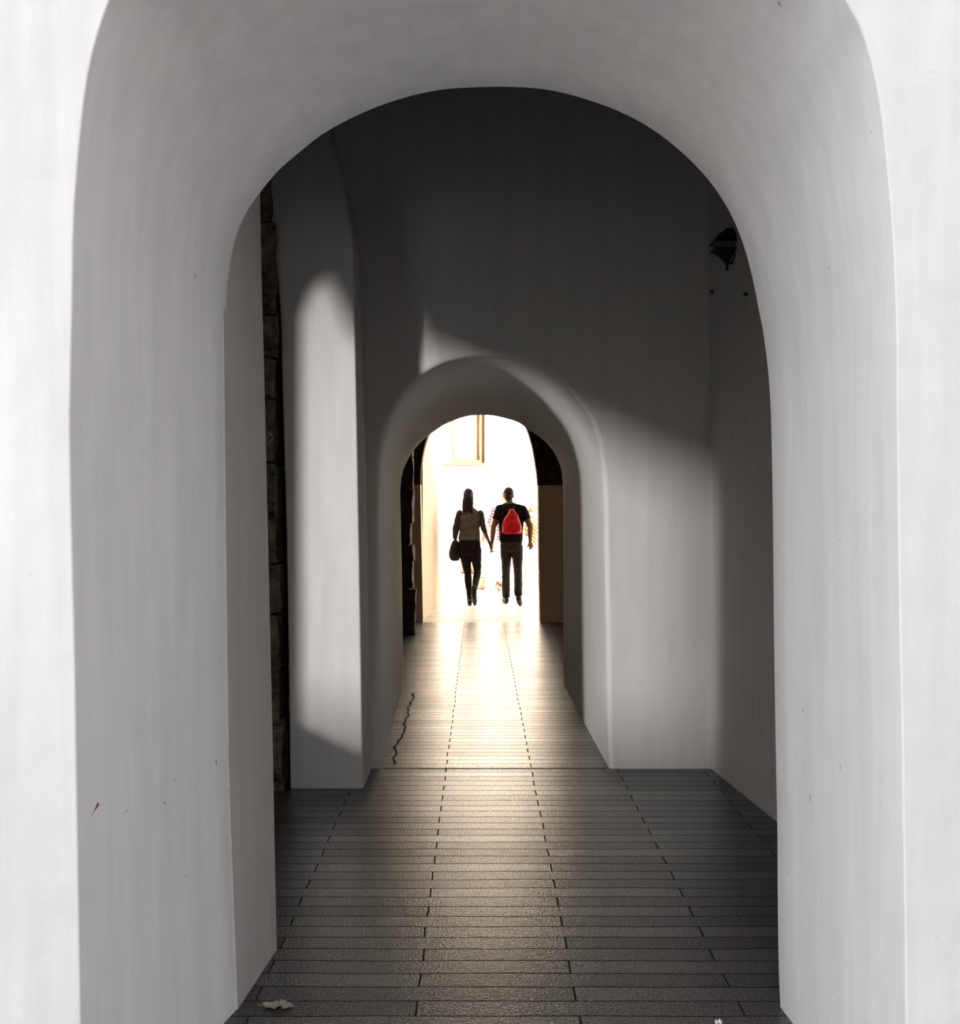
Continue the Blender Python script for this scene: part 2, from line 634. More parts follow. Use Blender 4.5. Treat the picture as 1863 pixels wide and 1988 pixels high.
def plate(bm, pr, y, W0, W1, H, flip=False, mif=None):
    """flat wall face at depth y round an arched hole, out to x=W0..W1 and z=H"""
    n = len(pr)
    zs_l, zs_r = pr[NL - 2].y, pr[-(NL - 1)].y
    L, T = NL - 1, n - 2 * (NL - 1)
    outer = []
    for i in range(n):
        if i < L:
            outer.append(Vector((W0, pr[i].y)))
        elif i >= n - L:
            outer.append(Vector((W1, pr[i].y)))
        else:
            t = (i - L + 1) / (T + 1)
            a, b, c = H - zs_l, W1 - W0, H - zs_r
            s = t * (a + b + c)
            if s < a:
                outer.append(Vector((W0, zs_l + s)))
            elif s < a + b:
                outer.append(Vector((W0 + s - a, H)))
            else:
                outer.append(Vector((W1, H - (s - a - b))))
    # keep true corners
    for cx in (W0, W1):
        k = min(range(L, n - L), key=lambda i: (outer[i] - Vector((cx, H))).length)
        outer[k] = Vector((cx, H))
    a = [bm.verts.new((p.x, y, p.y)) for p in pr]
    b = [bm.verts.new((p.x, y, p.y)) for p in outer]
    for i in range(n - 1):
        q = (a[i], a[i + 1], b[i + 1], b[i])
        f = bm.faces.new(q if not flip else q[::-1])
        f.material_index = mif(f) if mif else 0
    return outer


def arch_wall(name, prF, prB, d0, d1, W0, W1, H, mat, lip=0.018, mids=8, mif=None, bow=0.0):
    bm = bmesh.new()
    oF, oB = outward(prF), outward(prB)

    def off(pr, o, k):
        q = [p + v * k for p, v in zip(pr, o)]
        q[0].y = 0; q[-1].y = 0
        return q
    rings = []
    for k in range(5):
        a = k / 4 * math.pi / 2
        rings.append((off(prF, oF, lip * (1 - math.sin(a))), d0 + lip * (1 - math.cos(a))))
    for k in range(1, mids):
        t = k / mids
        pr = [a.lerp(b, t) + v * (-bow * math.sin(math.pi * t)) for a, b, v in zip(prF, prB, oF)]
        pr[0].y = 0; pr[-1].y = 0
        rings.append((pr, d0 + (d1 - d0) * t))
    for k in range(4, -1, -1):
        a = k / 4 * math.pi / 2
        rings.append((off(prB, oB, lip * 0.5 * (1 - math.sin(a))), d1 - lip * 0.5 * (1 - math.cos(a))))
    sheet(bm, rings, mif=mif)
    plate(bm, rings[0][0], d0, W0, W1, H, mif=mif)
    plate(bm, rings[-1][0], d1, W0, W1, H, flip=True, mif=mif)
    # outer rim
    for x in (W0, W1):
        vs = [bm.verts.new(c) for c in ((x, d0, 0), (x, d1, 0), (x, d1, H), (x, d0, H))]
        bm.faces.new(vs)
    vs = [bm.verts.new(c) for c in ((W0, d0, H), (W1, d0, H), (W1, d1, H), (W0, d1, H))]
    bm.faces.new(vs)
    return struct(from_bm(name, bm, mat))


prO = profile(OUT_L, OUT_A, OUT_R, D_FRONT)
prI = profile(INN_L, INN_A, INN_R, D_INNER)
prTF = profile(TF_L, TF_A, TF_R, D_BACK)
prTB = profile(TB_L, TB_A, TB_R, D_TUN)
prEX = profile(EX_L, EX_A, EX_R, D_EXIT)
prEX2 = [Vector((p.x, p.y)) for p in prEX]


def on_left_reveal(px, py):
    """point of the left reveal of the front arch seen at a pixel"""
    z_f = (px - 146.0) / (446.0 - 146.0)
    # the reveal runs from (outer x, D_FRONT) to (inner x, D_INNER)
    x0 = (150 - CX) * D_FRONT / F
    x1 = (446 - CX) * D_INNER / F
    k = (px - CX) / F
    t = (k * D_FRONT - x0) / ((x1 - x0) - k * (D_INNER - D_FRONT))
    d = D_FRONT + t * (D_INNER - D_FRONT)
    return unp(px, py, d)


BR, GR = (0.16, 0.05, 0.025), (0.32, 0.31, 0.30)
chips = [(on_left_reveal(190, 1562), on_left_reveal(181, 1577), 0.0045, BR),
         (on_left_reveal(184, 1573), on_left_reveal(171, 1592), 0.0016, (0.42, 0.33, 0.28)),
         (on_left_reveal(409, 1372), on_left_reveal(405, 1410), 0.0028, (0.18, 0.12, 0.10)),
         (on_left_reveal(246, 1572), on_left_reveal(231, 1591), 0.0018, GR),
         (on_left_reveal(357, 1638), on_left_reveal(358, 1648), 0.003, GR),
         (on_left_reveal(338, 1513), on_left_reveal(336, 1516), 0.003, GR)]
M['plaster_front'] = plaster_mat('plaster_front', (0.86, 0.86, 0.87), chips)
M['plaster'] = plaster_mat('plaster', (0.50, 0.49, 0.48))  # interior copy of the front plaster, darkened to deepen the room's shade
M['plaster_warm'] = plaster_mat('plaster_warm', (0.66, 0.54, 0.42))
M['strips'] = strip_floor_mat()
M['slabs'] = slab_mat()
M['rubble'] = rubble_mat('rubble', (0.016, 0.012, 0.009), (0.26, 0.20, 0.14))
M['rubble_dark'] = rubble_mat('rubble_dark', (0.016, 0.011, 0.007), (0.10, 0.07, 0.045))
M['soil'] = rubble_mat('soil', (0.012, 0.011, 0.010), (0.06, 0.055, 0.05))
M['ceiling'] = simple('ceiling_dark', (0.08, 0.075, 0.07), 0.9)  # near-black colour chosen to cut bounce light in the room
M['wall_courtyard'] = plaster_mat('wall_courtyard', (0.80, 0.77, 0.72))

H_B = 9.4                                            # eaves height of the building, set to keep the couple in its shade
# ------------------------------------------------------------------ structure
bm = bmesh.new()
add_box(bm, -14, 14, -9, D_EXIT, -0.2, 0.0)
bmesh.ops.recalc_face_normals(bm, faces=bm.faces)
floor = struct(from_bm('floor', bm, M['strips']))
bm = bmesh.new()
add_box(bm, -14, 14, D_EXIT, 30, -0.2, 0.0)
bmesh.ops.recalc_face_normals(bm, faces=bm.faces)
struct(from_bm('floor_courtyard', bm, M['slabs']))

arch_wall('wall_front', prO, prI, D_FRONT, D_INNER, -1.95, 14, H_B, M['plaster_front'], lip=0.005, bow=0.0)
# front wall further left, with an opening added to let the spot through
bm = bmesh.new()
add_box(bm, -14, -3.6, D_FRONT, D_INNER, 0, H_B)
add_box(bm, -3.6, -1.95, D_FRONT, D_INNER, 2.75, H_B)
add_box(bm, -3.6, -1.95, D_FRONT, D_INNER, 0, 1.45)
bmesh.ops.recalc_face_normals(bm, faces=bm.faces)
struct(from_bm('wall_front_left', bm, M['plaster_front']))
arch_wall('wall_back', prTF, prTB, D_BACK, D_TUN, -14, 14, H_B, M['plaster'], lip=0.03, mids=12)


def ex_mi(f):
    c = f.calc_center_median()
    return 1 if c.z > 1.81 or c.y > D_EXIT2 - 0.001 else 0  # courtyard face darkened too, so less light bounces onto the couple


# exit wall: plaster below, bare dark stone above the impost
arch_wall('wall_exit', prEX, prEX2, D_EXIT, D_EXIT2, -14, 14, H_B, [M['plaster_warm'], M['rubble_dark']], lip=0.012, mids=2, mif=ex_mi)

# return pier on the left, behind the front arch
bm = bmesh.new()
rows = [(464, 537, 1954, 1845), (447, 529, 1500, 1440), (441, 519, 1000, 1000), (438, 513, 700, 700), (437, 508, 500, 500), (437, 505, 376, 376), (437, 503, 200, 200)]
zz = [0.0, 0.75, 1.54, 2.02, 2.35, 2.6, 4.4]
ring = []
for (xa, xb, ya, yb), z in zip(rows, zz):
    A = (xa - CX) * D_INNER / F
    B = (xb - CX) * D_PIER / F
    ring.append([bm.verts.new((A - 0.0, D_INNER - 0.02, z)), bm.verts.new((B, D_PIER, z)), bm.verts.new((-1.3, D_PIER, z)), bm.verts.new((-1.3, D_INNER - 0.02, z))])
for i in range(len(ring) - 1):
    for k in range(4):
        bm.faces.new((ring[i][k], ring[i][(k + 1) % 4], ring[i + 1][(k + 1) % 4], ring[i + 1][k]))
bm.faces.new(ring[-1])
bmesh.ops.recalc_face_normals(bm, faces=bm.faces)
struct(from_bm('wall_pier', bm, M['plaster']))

# pillar that carries the vault, in front of the back wall
PL = [(563, 1530), (560, 1300), (556, 1050), (548, 760), (543, 600), (535, 520), (525, 470), (507, 387), (488, 320), (470, 240), (455, 160), (440, 100)]
PR = [(705, 1530), (700, 1200), (694, 850), (690, 650), (687, 520), (682, 450), (668, 370), (652, 305), (640, 265), (628, 200), (618, 140), (610, 90)]
pts = []
pl = to_xz(PL, D_PILLAR); pr_ = to_xz(PR, D_PILLAR)
pl[0] = (pl[0][0], 0); pr_[0] = (pr_[0][0], 0)
pl = [(p.x, p.y) for p in resample(pl, 40)]
pr_ = [(p.x, p.y) for p in resample(pr_, 40)]
bm = bmesh.new()
fl = [bm.verts.new((x, D_PILLAR, z)) for x, z in pl]
fr = [bm.verts.new((x, D_PILLAR, z)) for x, z in pr_]
bl = [bm.verts.new((x, D_BACK + 0.02, z)) for x, z in pl]
brr = [bm.verts.new((x, D_BACK + 0.02, z)) for x, z in pr_]
for i in range(39):
    bm.faces.new((fl[i], fr[i], fr[i + 1], fl[i + 1]))
    bm.faces.new((fr[i], brr[i], brr[i + 1], fr[i + 1]))
    bm.faces.new((bl[i], fl[i], fl[i + 1], bl[i + 1]))
bm.faces.new((fl[-1], fr[-1], brr[-1], bl[-1]))
bmesh.ops.recalc_face_normals(bm, faces=bm.faces)
vert_edges = [e for e in bm.edges if (e.verts[0] in fl and e.verts[1] in fl) or (e.verts[0] in fr and e.verts[1] in fr)]
bmesh.ops.bevel(bm, geom=vert_edges, offset=0.012, segments=3, affect='EDGES', profile=0.5)
struct(from_bm('wall_pillar', bm, M['plaster']))

# side wall on the right of the first room, flaring towards the front
bm = bmesh.new()
x_a, x_b = (1378 - CX) * D_BACK / F, 1.66
prism_pts = [(x_a, D_BACK + 0.05), ((1508 - CX) * 5.6 / F, 5.6), (x_b, D_INNER - 0.02), (x_b + 0.5, D_INNER - 0.02), (x_b + 0.5, D_BACK + 0.05)]
lo_ = [bm.verts.new((x, y, 0)) for x, y in prism_pts]
hi_ = [bm.verts.new((x - 0.02, y, 4.5)) for x, y in prism_pts]
bm.faces.new(lo_); bm.faces.new(hi_[::-1])
for i in range(5):
    j = (i + 1) % 5
    bm.faces.new((lo_[i], lo_[j], hi_[j], hi_[i]))
bmesh.ops.recalc_face_normals(bm, faces=bm.faces)
struct(from_bm('wall_right', bm, M['plaster']))

# left wall of the first room with an opening added to shape the spot's light
bm = bmesh.new()
WX0, WX1 = -1.66, -1.6
# outline shaped to cast the light patch on the pillar, in (depth, height)
LOW = [(3.95, 1.15), (4.38, 1.0), (5.05, 0.775), (5.36, 0.735)]
HIGH = [(3.95, 1.98), (4.44, 2.20), (4.80, 2.37), (4.98, 2.44), (5.05, 2.56), (5.12, 2.68), (5.22, 2.71), (5.30, 2.65), (5.36, 2.55)]
DW0, DW1, HW = D_PIER - 0.5, D_BACK + 0.05, 4.5


def yz_prism(bm, pts, x0, x1):
    a = [bm.verts.new((x0, y, z)) for y, z in pts]
    b = [bm.verts.new((x1, y, z)) for y, z in pts]
    bm.faces.new(a)
    bm.faces.new(b[::-1])
    for i in range(len(pts)):
        j = (i + 1) % len(pts)
        bm.faces.new((a[i], b[i], b[j], a[j]))


yz_prism(bm, [(DW0, 0), (LOW[0][0], 0), (LOW[0][0], HW), (DW0, HW)], WX0, WX1)
yz_prism(bm, [(LOW[-1][0], 0), (DW1, 0), (DW1, HW), (LOW[-1][0], HW)], WX0, WX1)
yz_prism(bm, [(LOW[0][0], 0)] + LOW + [(LOW[-1][0], 0)], WX0, WX1)
yz_prism(bm, [(HIGH[0][0], HW)] + HIGH + [(HIGH[-1][0], HW)], WX0, WX1)
bmesh.ops.recalc_face_normals(bm, faces=bm.faces)
struct(from_bm('wall_left', bm, M['rubble_dark']))
bm = bmesh.new()
add_box(bm, -3.8, -3.7, D_INNER - 0.02, D_BACK + 0.05, 0, 4.5)
bmesh.ops.recalc_face_normals(bm, faces=bm.faces)
struct(from_bm('wall_bay_screen', bm, M['rubble_dark']))  # added unseen wall that shuts the sky out of the side bay
bm = bmesh.new()
add_box(bm, -6, 6, D_FRONT + 0.2, D_BACK + 0.3, 4.4, 4.6)
bmesh.ops.recalc_face_normals(bm, faces=bm.faces)
struct(from_bm('ceiling', bm, M['ceiling']))

# room between the tunnel and the exit
bm = bmesh.new()
add_box(bm, -6, 6, D_TUN - 0.1, D_EXIT + 0.1, 3.4, 3.6)
add_box(bm, -14, 14, D_TUN - 0.1, D_EXIT + 0.1, 9.2, 9.4)
bmesh.ops.recalc_face_normals(bm, faces=bm.faces)
struct(from_bm('ceiling_passage', bm, M['ceiling']))
bm = bmesh.new()
add_box(bm, -2.2, -2.0, D_TUN - 0.1, D_EXIT + 0.1, 0, 3.5)
bmesh.ops.recalc_face_normals(bm, faces=bm.faces)
struct(from_bm('wall_passage_left', bm, M['rubble_dark']))
bm = bmesh.new()
add_box(bm, 1.9, 2.1, D_TUN - 0.1, D_EXIT + 0.1, 0, 3.5)
bmesh.ops.recalc_face_normals(bm, faces=bm.faces)
struct(from_bm('wall_passage_right', bm, M['plaster_warm']))


# unseen block added on the right in front to keep the facade in shade
bm = bmesh.new()
add_box(bm, 4.2, 9, -9, D_FRONT + 0.05, 0, 14)
bmesh.ops.recalc_face_normals(bm, faces=bm.faces)
struct(from_bm('wall_sun_block', bm, M['plaster']))


# unseen block added behind the viewer to cut low sky light under the arch
bm = bmesh.new()
add_box(bm, -14, 4.2, -9, -8, 0, 7)
bmesh.ops.recalc_face_normals(bm, faces=bm.faces)
struct(from_bm('wall_sky_block', bm, M['plaster']))


# rough stone masonry: irregular blocks with a ragged right edge
def masonry(name, edge_px, d, w_, depth, top, seed, mat, hmin=0.16, hmax=0.42, rag=0.02):
    rnd = random.Random(seed)
    bm = bmesh.new()
    z = 0.0
    while z < top:
        h = rnd.uniform(hmin, hmax)
        xe = edge_px(z + h / 2) + rnd.uniform(-rag, rag)
        x = xe
        while x > xe - w_:
            ww = rnd.uniform(0.16, 0.38)
            b2 = bmesh.new()
            bmesh.ops.create_cube(b2, size=1.0)
            for v in b2.verts:
                v.co = Vector((v.co.x * (ww - 0.012) + x - ww / 2, v.co.y * depth + d + depth / 2 + rnd.uniform(-0.012, 0.012), v.co.z * (h - 0.014) + z + h / 2))
            bmesh.ops.subdivide_edges(b2, edges=list(b2.edges), cuts=5, use_grid_fill=True)
            for v in b2.verts:
                q = v.co * 7.0
                v.co += Vector((noise.noise(q), noise.noise(q + Vector((31, 0, 0))), noise.noise(q + Vector((0, 17, 0))))) * 0.02
            me = bpy.data.meshes.new('tmp')
            b2.to_mesh(me); b2.free()
            bm.from_mesh(me)
            bpy.data.meshes.remove(me)
            x -= ww
        z += h
    # mortar core
    add_box(bm, edge_px(1) - w_, edge_px(1) - 0.06, d + 0.06, d + depth, 0, top)
    return struct(from_bm(name, bm, mat))


stone = masonry('wall_stone', lambda z: (549 - CX - 5.5 * z) * 6.2 / F, 6.2, 0.46, 0.4, 4.0, 11, M['rubble'], hmin=0.22, hmax=0.55, rag=0.022)
# faint chalk letters scratched on one of its stones
from mathutils.bvhtree import BVHTree
tree = BVHTree.FromPolygons([v.co[:] for v in stone.data.vertices], [p.vertices[:] for p in stone.data.polygons])
bm = bmesh.new()
for line in ([(520.8, 838), (522.5, 846.5)], [(527, 836.5), (527.6, 846.5)], [(521.2, 838), (527.4, 846)], [(538.3, 845), (534.1, 834.6), (530, 846), (528.4, 851.8), (524, 858), (518.7, 864.5)], [(531.8, 842), (537, 843)]):
    hits = []
    for (ax, ay), (bx, by) in zip(line[:-1], line[1:]):
        for k in range(7):
            t = k / 6
            q = unp(ax + (bx - ax) * t, ay + (by - ay) * t, 5.9) - Vector((0, 0, EYE))
            h = tree.ray_cast(Vector((0, 0, EYE)), q.normalized())
            if h[0] is not None:
                hits.append(h[0] - q.normalized() * 0.001)
    for a_, b_ in zip(hits[:-1], hits[1:]):
        if 1e-5 < (b_ - a_).length < 0.05:
            capsule(bm, a_, 0.0022, b_, 0.0022, n=6)
M['chalk'] = simple('chalk', (0.55, 0.52, 0.47), 0.95)
from_bm('chalk_letters', bm, M['chalk'], stone)
masonry('wall_stone_passage', lambda z: (803 - CX - 1.5 * z) * 13.5 / F, 13.5, 0.7, 0.3, 3.2, 5, M['rubble_dark'], rag=0.025)

# courtyard walls
X_CL0, X_CL1 = (821 - CX) * D_EXIT2 / F, (857 - CX) * 17.6 / F
bm = bmesh.new()
prl = [(X_CL0 - 0.002, D_EXIT2 - 0.05), (X_CL1, 17.6), (X_CL1 - 0.6, 17.6), (X_CL0 - 0.6, D_EXIT2 - 0.05)]
lo_ = [bm.verts.new((x, y, 0)) for x, y in prl]
hi_ = [bm.verts.new((x, y, 4.2)) for x, y in prl]
bm.faces.new(lo_); bm.faces.new(hi_[::-1])
for i in range(4):
    j = (i + 1) % 4
    bm.faces.new((lo_[i], lo_[j], hi_[j], hi_[i]))
bmesh.ops.recalc_face_normals(bm, faces=bm.faces)
struct(from_bm('wall_courtyard_left', bm, M['plaster_warm']))

# far wall with a window opening, and a string course above it
wx0, wx1 = (857 - CX + 16) * D_FAR / F, (941 - CX) * D_FAR / F
wz0, wz1 = EYE + (HY - 899) * D_FAR / F, 4.3
bm = bmesh.new()
add_box(bm, -14, wx0, D_FAR, D_FAR + 0.4, 0, 4.6)
add_box(bm, wx1, 14, D_FAR, D_FAR + 0.4, 0, 4.6)
add_box(bm, wx0, wx1, D_FAR, D_FAR + 0.4, 0, wz0)
add_box(bm, wx0, wx1, D_FAR, D_FAR + 0.4, wz1, 4.6)
bmesh.ops.recalc_face_normals(bm, faces=bm.faces)
struct(from_bm('wall_far', bm, M['wall_courtyard']))
M['wood'] = simple('window_wood', (0.15, 0.085, 0.04), 0.6, 0.2, 6, 0.1, 40, stretch=(6, 6, 0.6))
M['sill'] = simple('sill_stone', (0.13, 0.08, 0.045), 0.8)
m, t, b = new_mat('window_glass')
b.inputs['Base Color'].default_value = (0.75, 0.78, 0.80, 1)  # pale base colour stands in for sky reflected in the pane
b.inputs['Roughness'].default_value = 0.05
b.inputs['Specular IOR Level'].default_value = 0.8
nn = t.nodes.new('ShaderNodeTexNoise'); nn.inputs['Scale'].default_value = 2
rr = t.nodes.new('ShaderNodeMapRange'); rr.inputs['To Min'].default_value = 0.04; rr.inputs['To Max'].default_value = 0.09
t.links.new(nn.outputs['Fac'], rr.inputs['Value']); t.links.new(rr.outputs[0], b.inputs['Roughness'])
M['glass'] = m
win = bpy.data.objects.new('window_1', None)
COL.objects.link(win)
win.location = ((wx0 + wx1) / 2, D_FAR, wz0)
struct(win)
win['label'] = 'tall wooden-framed window in the sunlit far courtyard wall'
win['category'] = 'window'
hw, hh = (wx1 - wx0) / 2, wz1 - wz0
bm = bmesh.new()
add_box(bm, -hw, -hw + 0.10, 0.02, 0.12, 0, hh)
add_box(bm, hw - 0.09, hw, 0.02, 0.12, 0, hh)
add_box(bm, -hw + 0.10, hw - 0.09, 0.02, 0.12, 0, 0.06)
add_box(bm, -hw + 0.10, hw - 0.09, 0.02, 0.12, hh - 0.08, hh)
bmesh.ops.recalc_face_normals(bm, faces=bm.faces)
from_bm('window_frame', bm, M['wood'], win)
bm = bmesh.new()
add_box(bm, -hw - 0.16, hw + 0.01, -0.07, 0.1, -0.05, 0.0)
bmesh.ops.recalc_face_normals(bm, faces=bm.faces)
bmesh.ops.bevel(bm, geom=list(bm.edges), offset=0.008, segments=2, affect='EDGES')
from_bm('window_sill', bm, M['sill'], win)
bm = bmesh.new()
add_box(bm, -hw + 0.09, hw - 0.08, 0.06, 0.08, 0.05, hh - 0.06)
bmesh.ops.recalc_face_normals(bm, faces=bm.faces)
from_bm('window_pane', bm, M['glass'], win)
bm = bmesh.new()
for q in (0.30,):
    add_box(bm, hw - 0.17, hw - 0.12, 0.04, 0.10, 0.06, hh - 0.08)
bmesh.ops.recalc_face_normals(bm, faces=bm.faces)
from_bm('window_sash', bm, M['wood'], win)

# broken mortar joint running along the left foot of the tunnel
bm = bmesh.new()
N = 110
prev = None
for i in range(N + 1):
    y = 6.8 + 2.6 * i / N
    xl = prTF[0].x + (prTB[0].x - prTF[0].x) * (y - D_BACK) / (D_TUN - D_BACK)
    xc = xl + 0.085 + 0.030 * noise.noise(Vector((y * 2.1, 0, 0))) + 0.022 * noise.noise(Vector((y * 6.5, 3, 0))) + 0.05 * (y - 8) / 2.6
    wd = 0.006 + 0.010 * abs(noise.noise(Vector((y * 5, 8, 0))))
    row = [bm.verts.new((xc - wd, y, 0.0005)), bm.verts.new((xc - wd * 0.5, y, 0.004)), bm.verts.new((xc + wd * 0.6, y, 0.003)), bm.verts.new((xc + wd, y, 0.0005))]
    if prev:
        for k in range(3):
            bm.faces.new((prev[k], row[k], row[k + 1], prev[k + 1]))
    prev = row
bmesh.ops.recalc_face_normals(bm, faces=bm.faces)
struct(from_bm('trim_1', bm, M['soil']))

# raised threshold strip where the tunnel paving starts
bm = bmesh.new()
add_box(bm, prTF[0].x + 0.02, prTF[-1].x - 0.02, D_BACK, D_BACK + 0.10, 0.0, 0.003)
bmesh.ops.recalc_face_normals(bm, faces=bm.faces)
bmesh.ops.bevel(bm, geom=list(bm.edges), offset=0.001, segments=2, affect='EDGES')
struct(from_bm('trim_2', bm, M['strips']))

# ------------------------------------------------------------------ wall lantern high on the right wall
M['iron'] = simple('black_iron', (0.012, 0.012, 0.012), 0.5, 0.3, 30, 0.2, 80, metal=0.3)
M['lamp_glass'] = simple('dusty_lamp_glass', (0.10, 0.095, 0.085), 0.35, 0.3, 20, 0.05)


def wall_x(d):
    xc = (1508 - CX) * 5.6 / F
    return x_a + (xc - x_a) * (D_BACK + 0.05 - d) / (D_BACK + 0.05 - 5.6)


DL = 6.25
lan = bpy.data.objects.new('wall_lantern', None)
COL.objects.link(lan)
pw = unp(1404, 480, DL)
lan.location = pw
tag(lan, 'small black iron wall lantern high on the dark right-hand wall', 'lamp')
sc_ = DL / F
wx = wall_x(DL) - pw.x - 0.012        # wall plane in lantern space


def four_ring(bm, x, y, z, rx, ry):
    return [bm.verts.new((x - rx, y - ry, z)), bm.verts.new((x + rx, y - ry, z)), bm.verts.new((x + rx, y + ry, z)), bm.verts.new((x - rx, y + ry, z))]


def taper(bm, rings):
    vr = [four_ring(bm, *r) for r in rings]
    for i in range(len(vr) - 1):
        for k in range(4):
            j = (k + 1) % 4
            bm.faces.new((vr[i][k], vr[i][j], vr[i + 1][j], vr[i + 1][k]))
    bm.faces.new(vr[0][::-1]); bm.faces.new(vr[-1])
    bmesh.ops.recalc_face_normals(bm, faces=bm.faces)


bm = bmesh.new()
taper(bm, [(0.0, 0, 0.018, 0.066, 0.066), (0.003, 0, 0.03, 0.062, 0.062), (0.012, 0, 0.06, 0.050, 0.050), (0.026, 0, 0.088, 0.030, 0.03), (0.035, 0, 0.104, 0.016, 0.016)])
bmesh.ops.bevel(bm, geom=[e for e in bm.edges], offset=0.003, segments=2, affect='EDGES')
from_bm('hood', bm, M['iron'], lan)
bm = bmesh.new()
taper(bm, [(0.0, 0, 0.018, 0.056, 0.056), (0.004, 0, -0.012, 0.050, 0.050)])
from_bm('lamp_glass', bm, M['lamp_glass'], lan)
bm = bmesh.new()
taper(bm, [(0.004, 0, -0.012, 0.064, 0.064), (0.004, 0, -0.020, 0.064, 0.064), (0.008, 0, -0.034, 0.042, 0.042), (0.014, 0, -0.062, 0.022, 0.022), (0.018, 0, -0.086, 0.012, 0.012)])
from_bm('body', bm, M['iron'], lan)
bm = bmesh.new()
capsule(bm, (0.019, 0, -0.088), 0.007, (0.019, 0, -0.100), 0.009)
ell(bm, (0.019, 0, -0.118), (0.009, 0.009, 0.010), seg=12)
from_bm('finial', bm, M['iron'], lan, smooth=True)
bm = bmesh.new()
chain(bm, [((0.018, 0, -0.09), 0.006), ((0.05, 0, -0.086), 0.006), ((0.062, 0, -0.05), 0.006), ((wx, 0, -0.02), 0.006)], n=8)
from_bm('bracket', bm, M['iron'], lan, smooth=True)
bm = bmesh.new()
chain(bm, [((0.035, 0, 0.10), 0.007), ((0.06, 0, 0.09), 0.007), ((wx, 0, 0.03), 0.007)], n=8)
from_bm('bracket', bm, M['iron'], lan, smooth=True)
bm = bmesh.new()
add_box(bm, wx, wx + 0.012, -0.035, 0.035, -0.07, 0.08)
bmesh.ops.recalc_face_normals(bm, faces=bm.faces)
bmesh.ops.bevel(bm, geom=list(bm.edges), offset=0.003, segments=2, affect='EDGES')
from_bm('backplate', bm, M['iron'], lan)

# rusty bolt stubs left in the right wall below the lantern
for px, py, dd, lab in ((1385, 566, 6.63, 'dark bolt stub in right wall, nearer the corner, below the black lantern'),
                        (1455, 571, 6.02, 'dark bolt stub in right wall, nearer the front arch, below the black lantern')):
    p = unp(px, py, dd)
    bm = bmesh.new()
    xw = wall_x(dd)
    capsule(bm, (xw + 0.01, dd, p.z), 0.011, (xw - 0.022, dd, p.z), 0.010, n=10)
    capsule(bm, (xw + 0.002, dd, p.z), 0.017, (xw - 0.006, dd, p.z), 0.016, n=6, flat=True)
    o = from_bm('wall_bolt', bm, M['iron'])
    tag(o, lab, 'bolt')


# ------------------------------------------------------------------ leaves on the floor
def leaf(name, loc, length, width, rz, mat, seed, lobes=3, curl=0.02):
    bm = bmesh.new()
    nu, nv = 26, 9
    g = []
    for i in range(nu):
        u = i / (nu - 1)
        half = width * (math.sin(math.pi * min(u * 1.02, 1)) ** 0.6 * (0.62 + 0.38 * abs(math.sin(lobes * math.pi * u + 0.4)))) + 0.0012
        row = []
        for k in range(nv):
            v = -1 + 2 * k / (nv - 1)
            x = (u - 0.5) * length
            y = v * half * (1 + 0.15 * noise.noise(Vector((u * 7, v * 2, seed))))
            z = 0.004 + curl * (v * v) * (0.35 + 0.65 * abs(noise.noise(Vector((u * 4, v, seed + 3))))) + 0.010 * max(0, noise.noise(Vector((u * 3.1, 1.7, seed)))) + (0.006 if abs(u - 0.62) < 0.1 else 0)
            row.append(bm.verts.new((x, y, z)))
        g.append(row)
    for i in range(nu - 1):
        for k in range(nv - 1):
            bm.faces.new((g[i][k], g[i + 1][k], g[i + 1][k + 1], g[i][k + 1]))
    zmin = min(v.co.z for v in bm.verts)
    for v in bm.verts:
        v.co.z -= zmin - 0.0018
    o = from_bm(name, bm, mat, smooth=True)
    sm = o.modifiers.new('thick', 'SOLIDIFY')
    sm.thickness = 0.0012
    o.location = loc
    o.rotation_euler = (0, 0, rz)
    return o


M['dry_leaf'] = simple('dry_leaf', (0.22, 0.205, 0.155), 0.8, 0.25, 60, 0.3, 90)
M['pale_leaf'] = simple('pale_leaf', (0.72, 0.76, 0.70), 0.7, 0.1, 60, 0.2, 90)
p = unp(539, 1958, 3.545)
o = leaf('dry_leaf', (p.x, p.y, 0.0), 0.096, 0.030, math.radians(-4), M['dry_leaf'], 2.0, curl=0.016)
tag(o, 'curled pale dry leaf on the dark paving beside the left pier', 'leaf')
bm = bmesh.new()
capsule(bm, (-0.046, 0, 0.004), 0.0012, (-0.066, 0.006, 0.003), 0.0009, n=6)
st_ = from_bm('stem', bm, M['dry_leaf'], o, smooth=True)
p = unp(1394, 1990, 3.425)
o = leaf('leaf_scrap', (p.x, p.y, 0.0), 0.020, 0.010, math.radians(-20), M['pale_leaf'], 6.0, lobes=2, curl=0.012)
tag(o, 'tiny whitish leaf scrap on the paving near the right front reveal', 'leaf')

# ------------------------------------------------------------------ people
M['skin_shade'] = simple('skin_in_shade', (0.13, 0.058, 0.030), 0.6, 0.06, 20, 0.05, 120, spec=0.2)  # skin colour darkened to hold the shade of the backlit couple
M['skin_light'] = simple('skin_fair', (0.36, 0.17, 0.10), 0.55, 0.06, 20, 0.05, 120, spec=0.35)
M['hair_black'] = simple('dark_brown_hair', (0.006, 0.004, 0.0035), 0.7, 0.4, 25, 0.6, 60, spec=0.2, stretch=(6, 6, 1))
M['hair_brown'] = simple('short_brown_hair', (0.018, 0.011, 0.007), 0.7, 0.4, 40, 0.6, 80, spec=0.2)
M['hair_auburn'] = simple('auburn_hair', (0.09, 0.03, 0.01), 0.5, 0.3, 25, 0.5, 60, stretch=(5, 5, 1))
M['black_cloth'] = simple('black_cotton', (0.005, 0.0045, 0.0045), 0.9, 0.25, 18, 0.35, 24, spec=0.08)
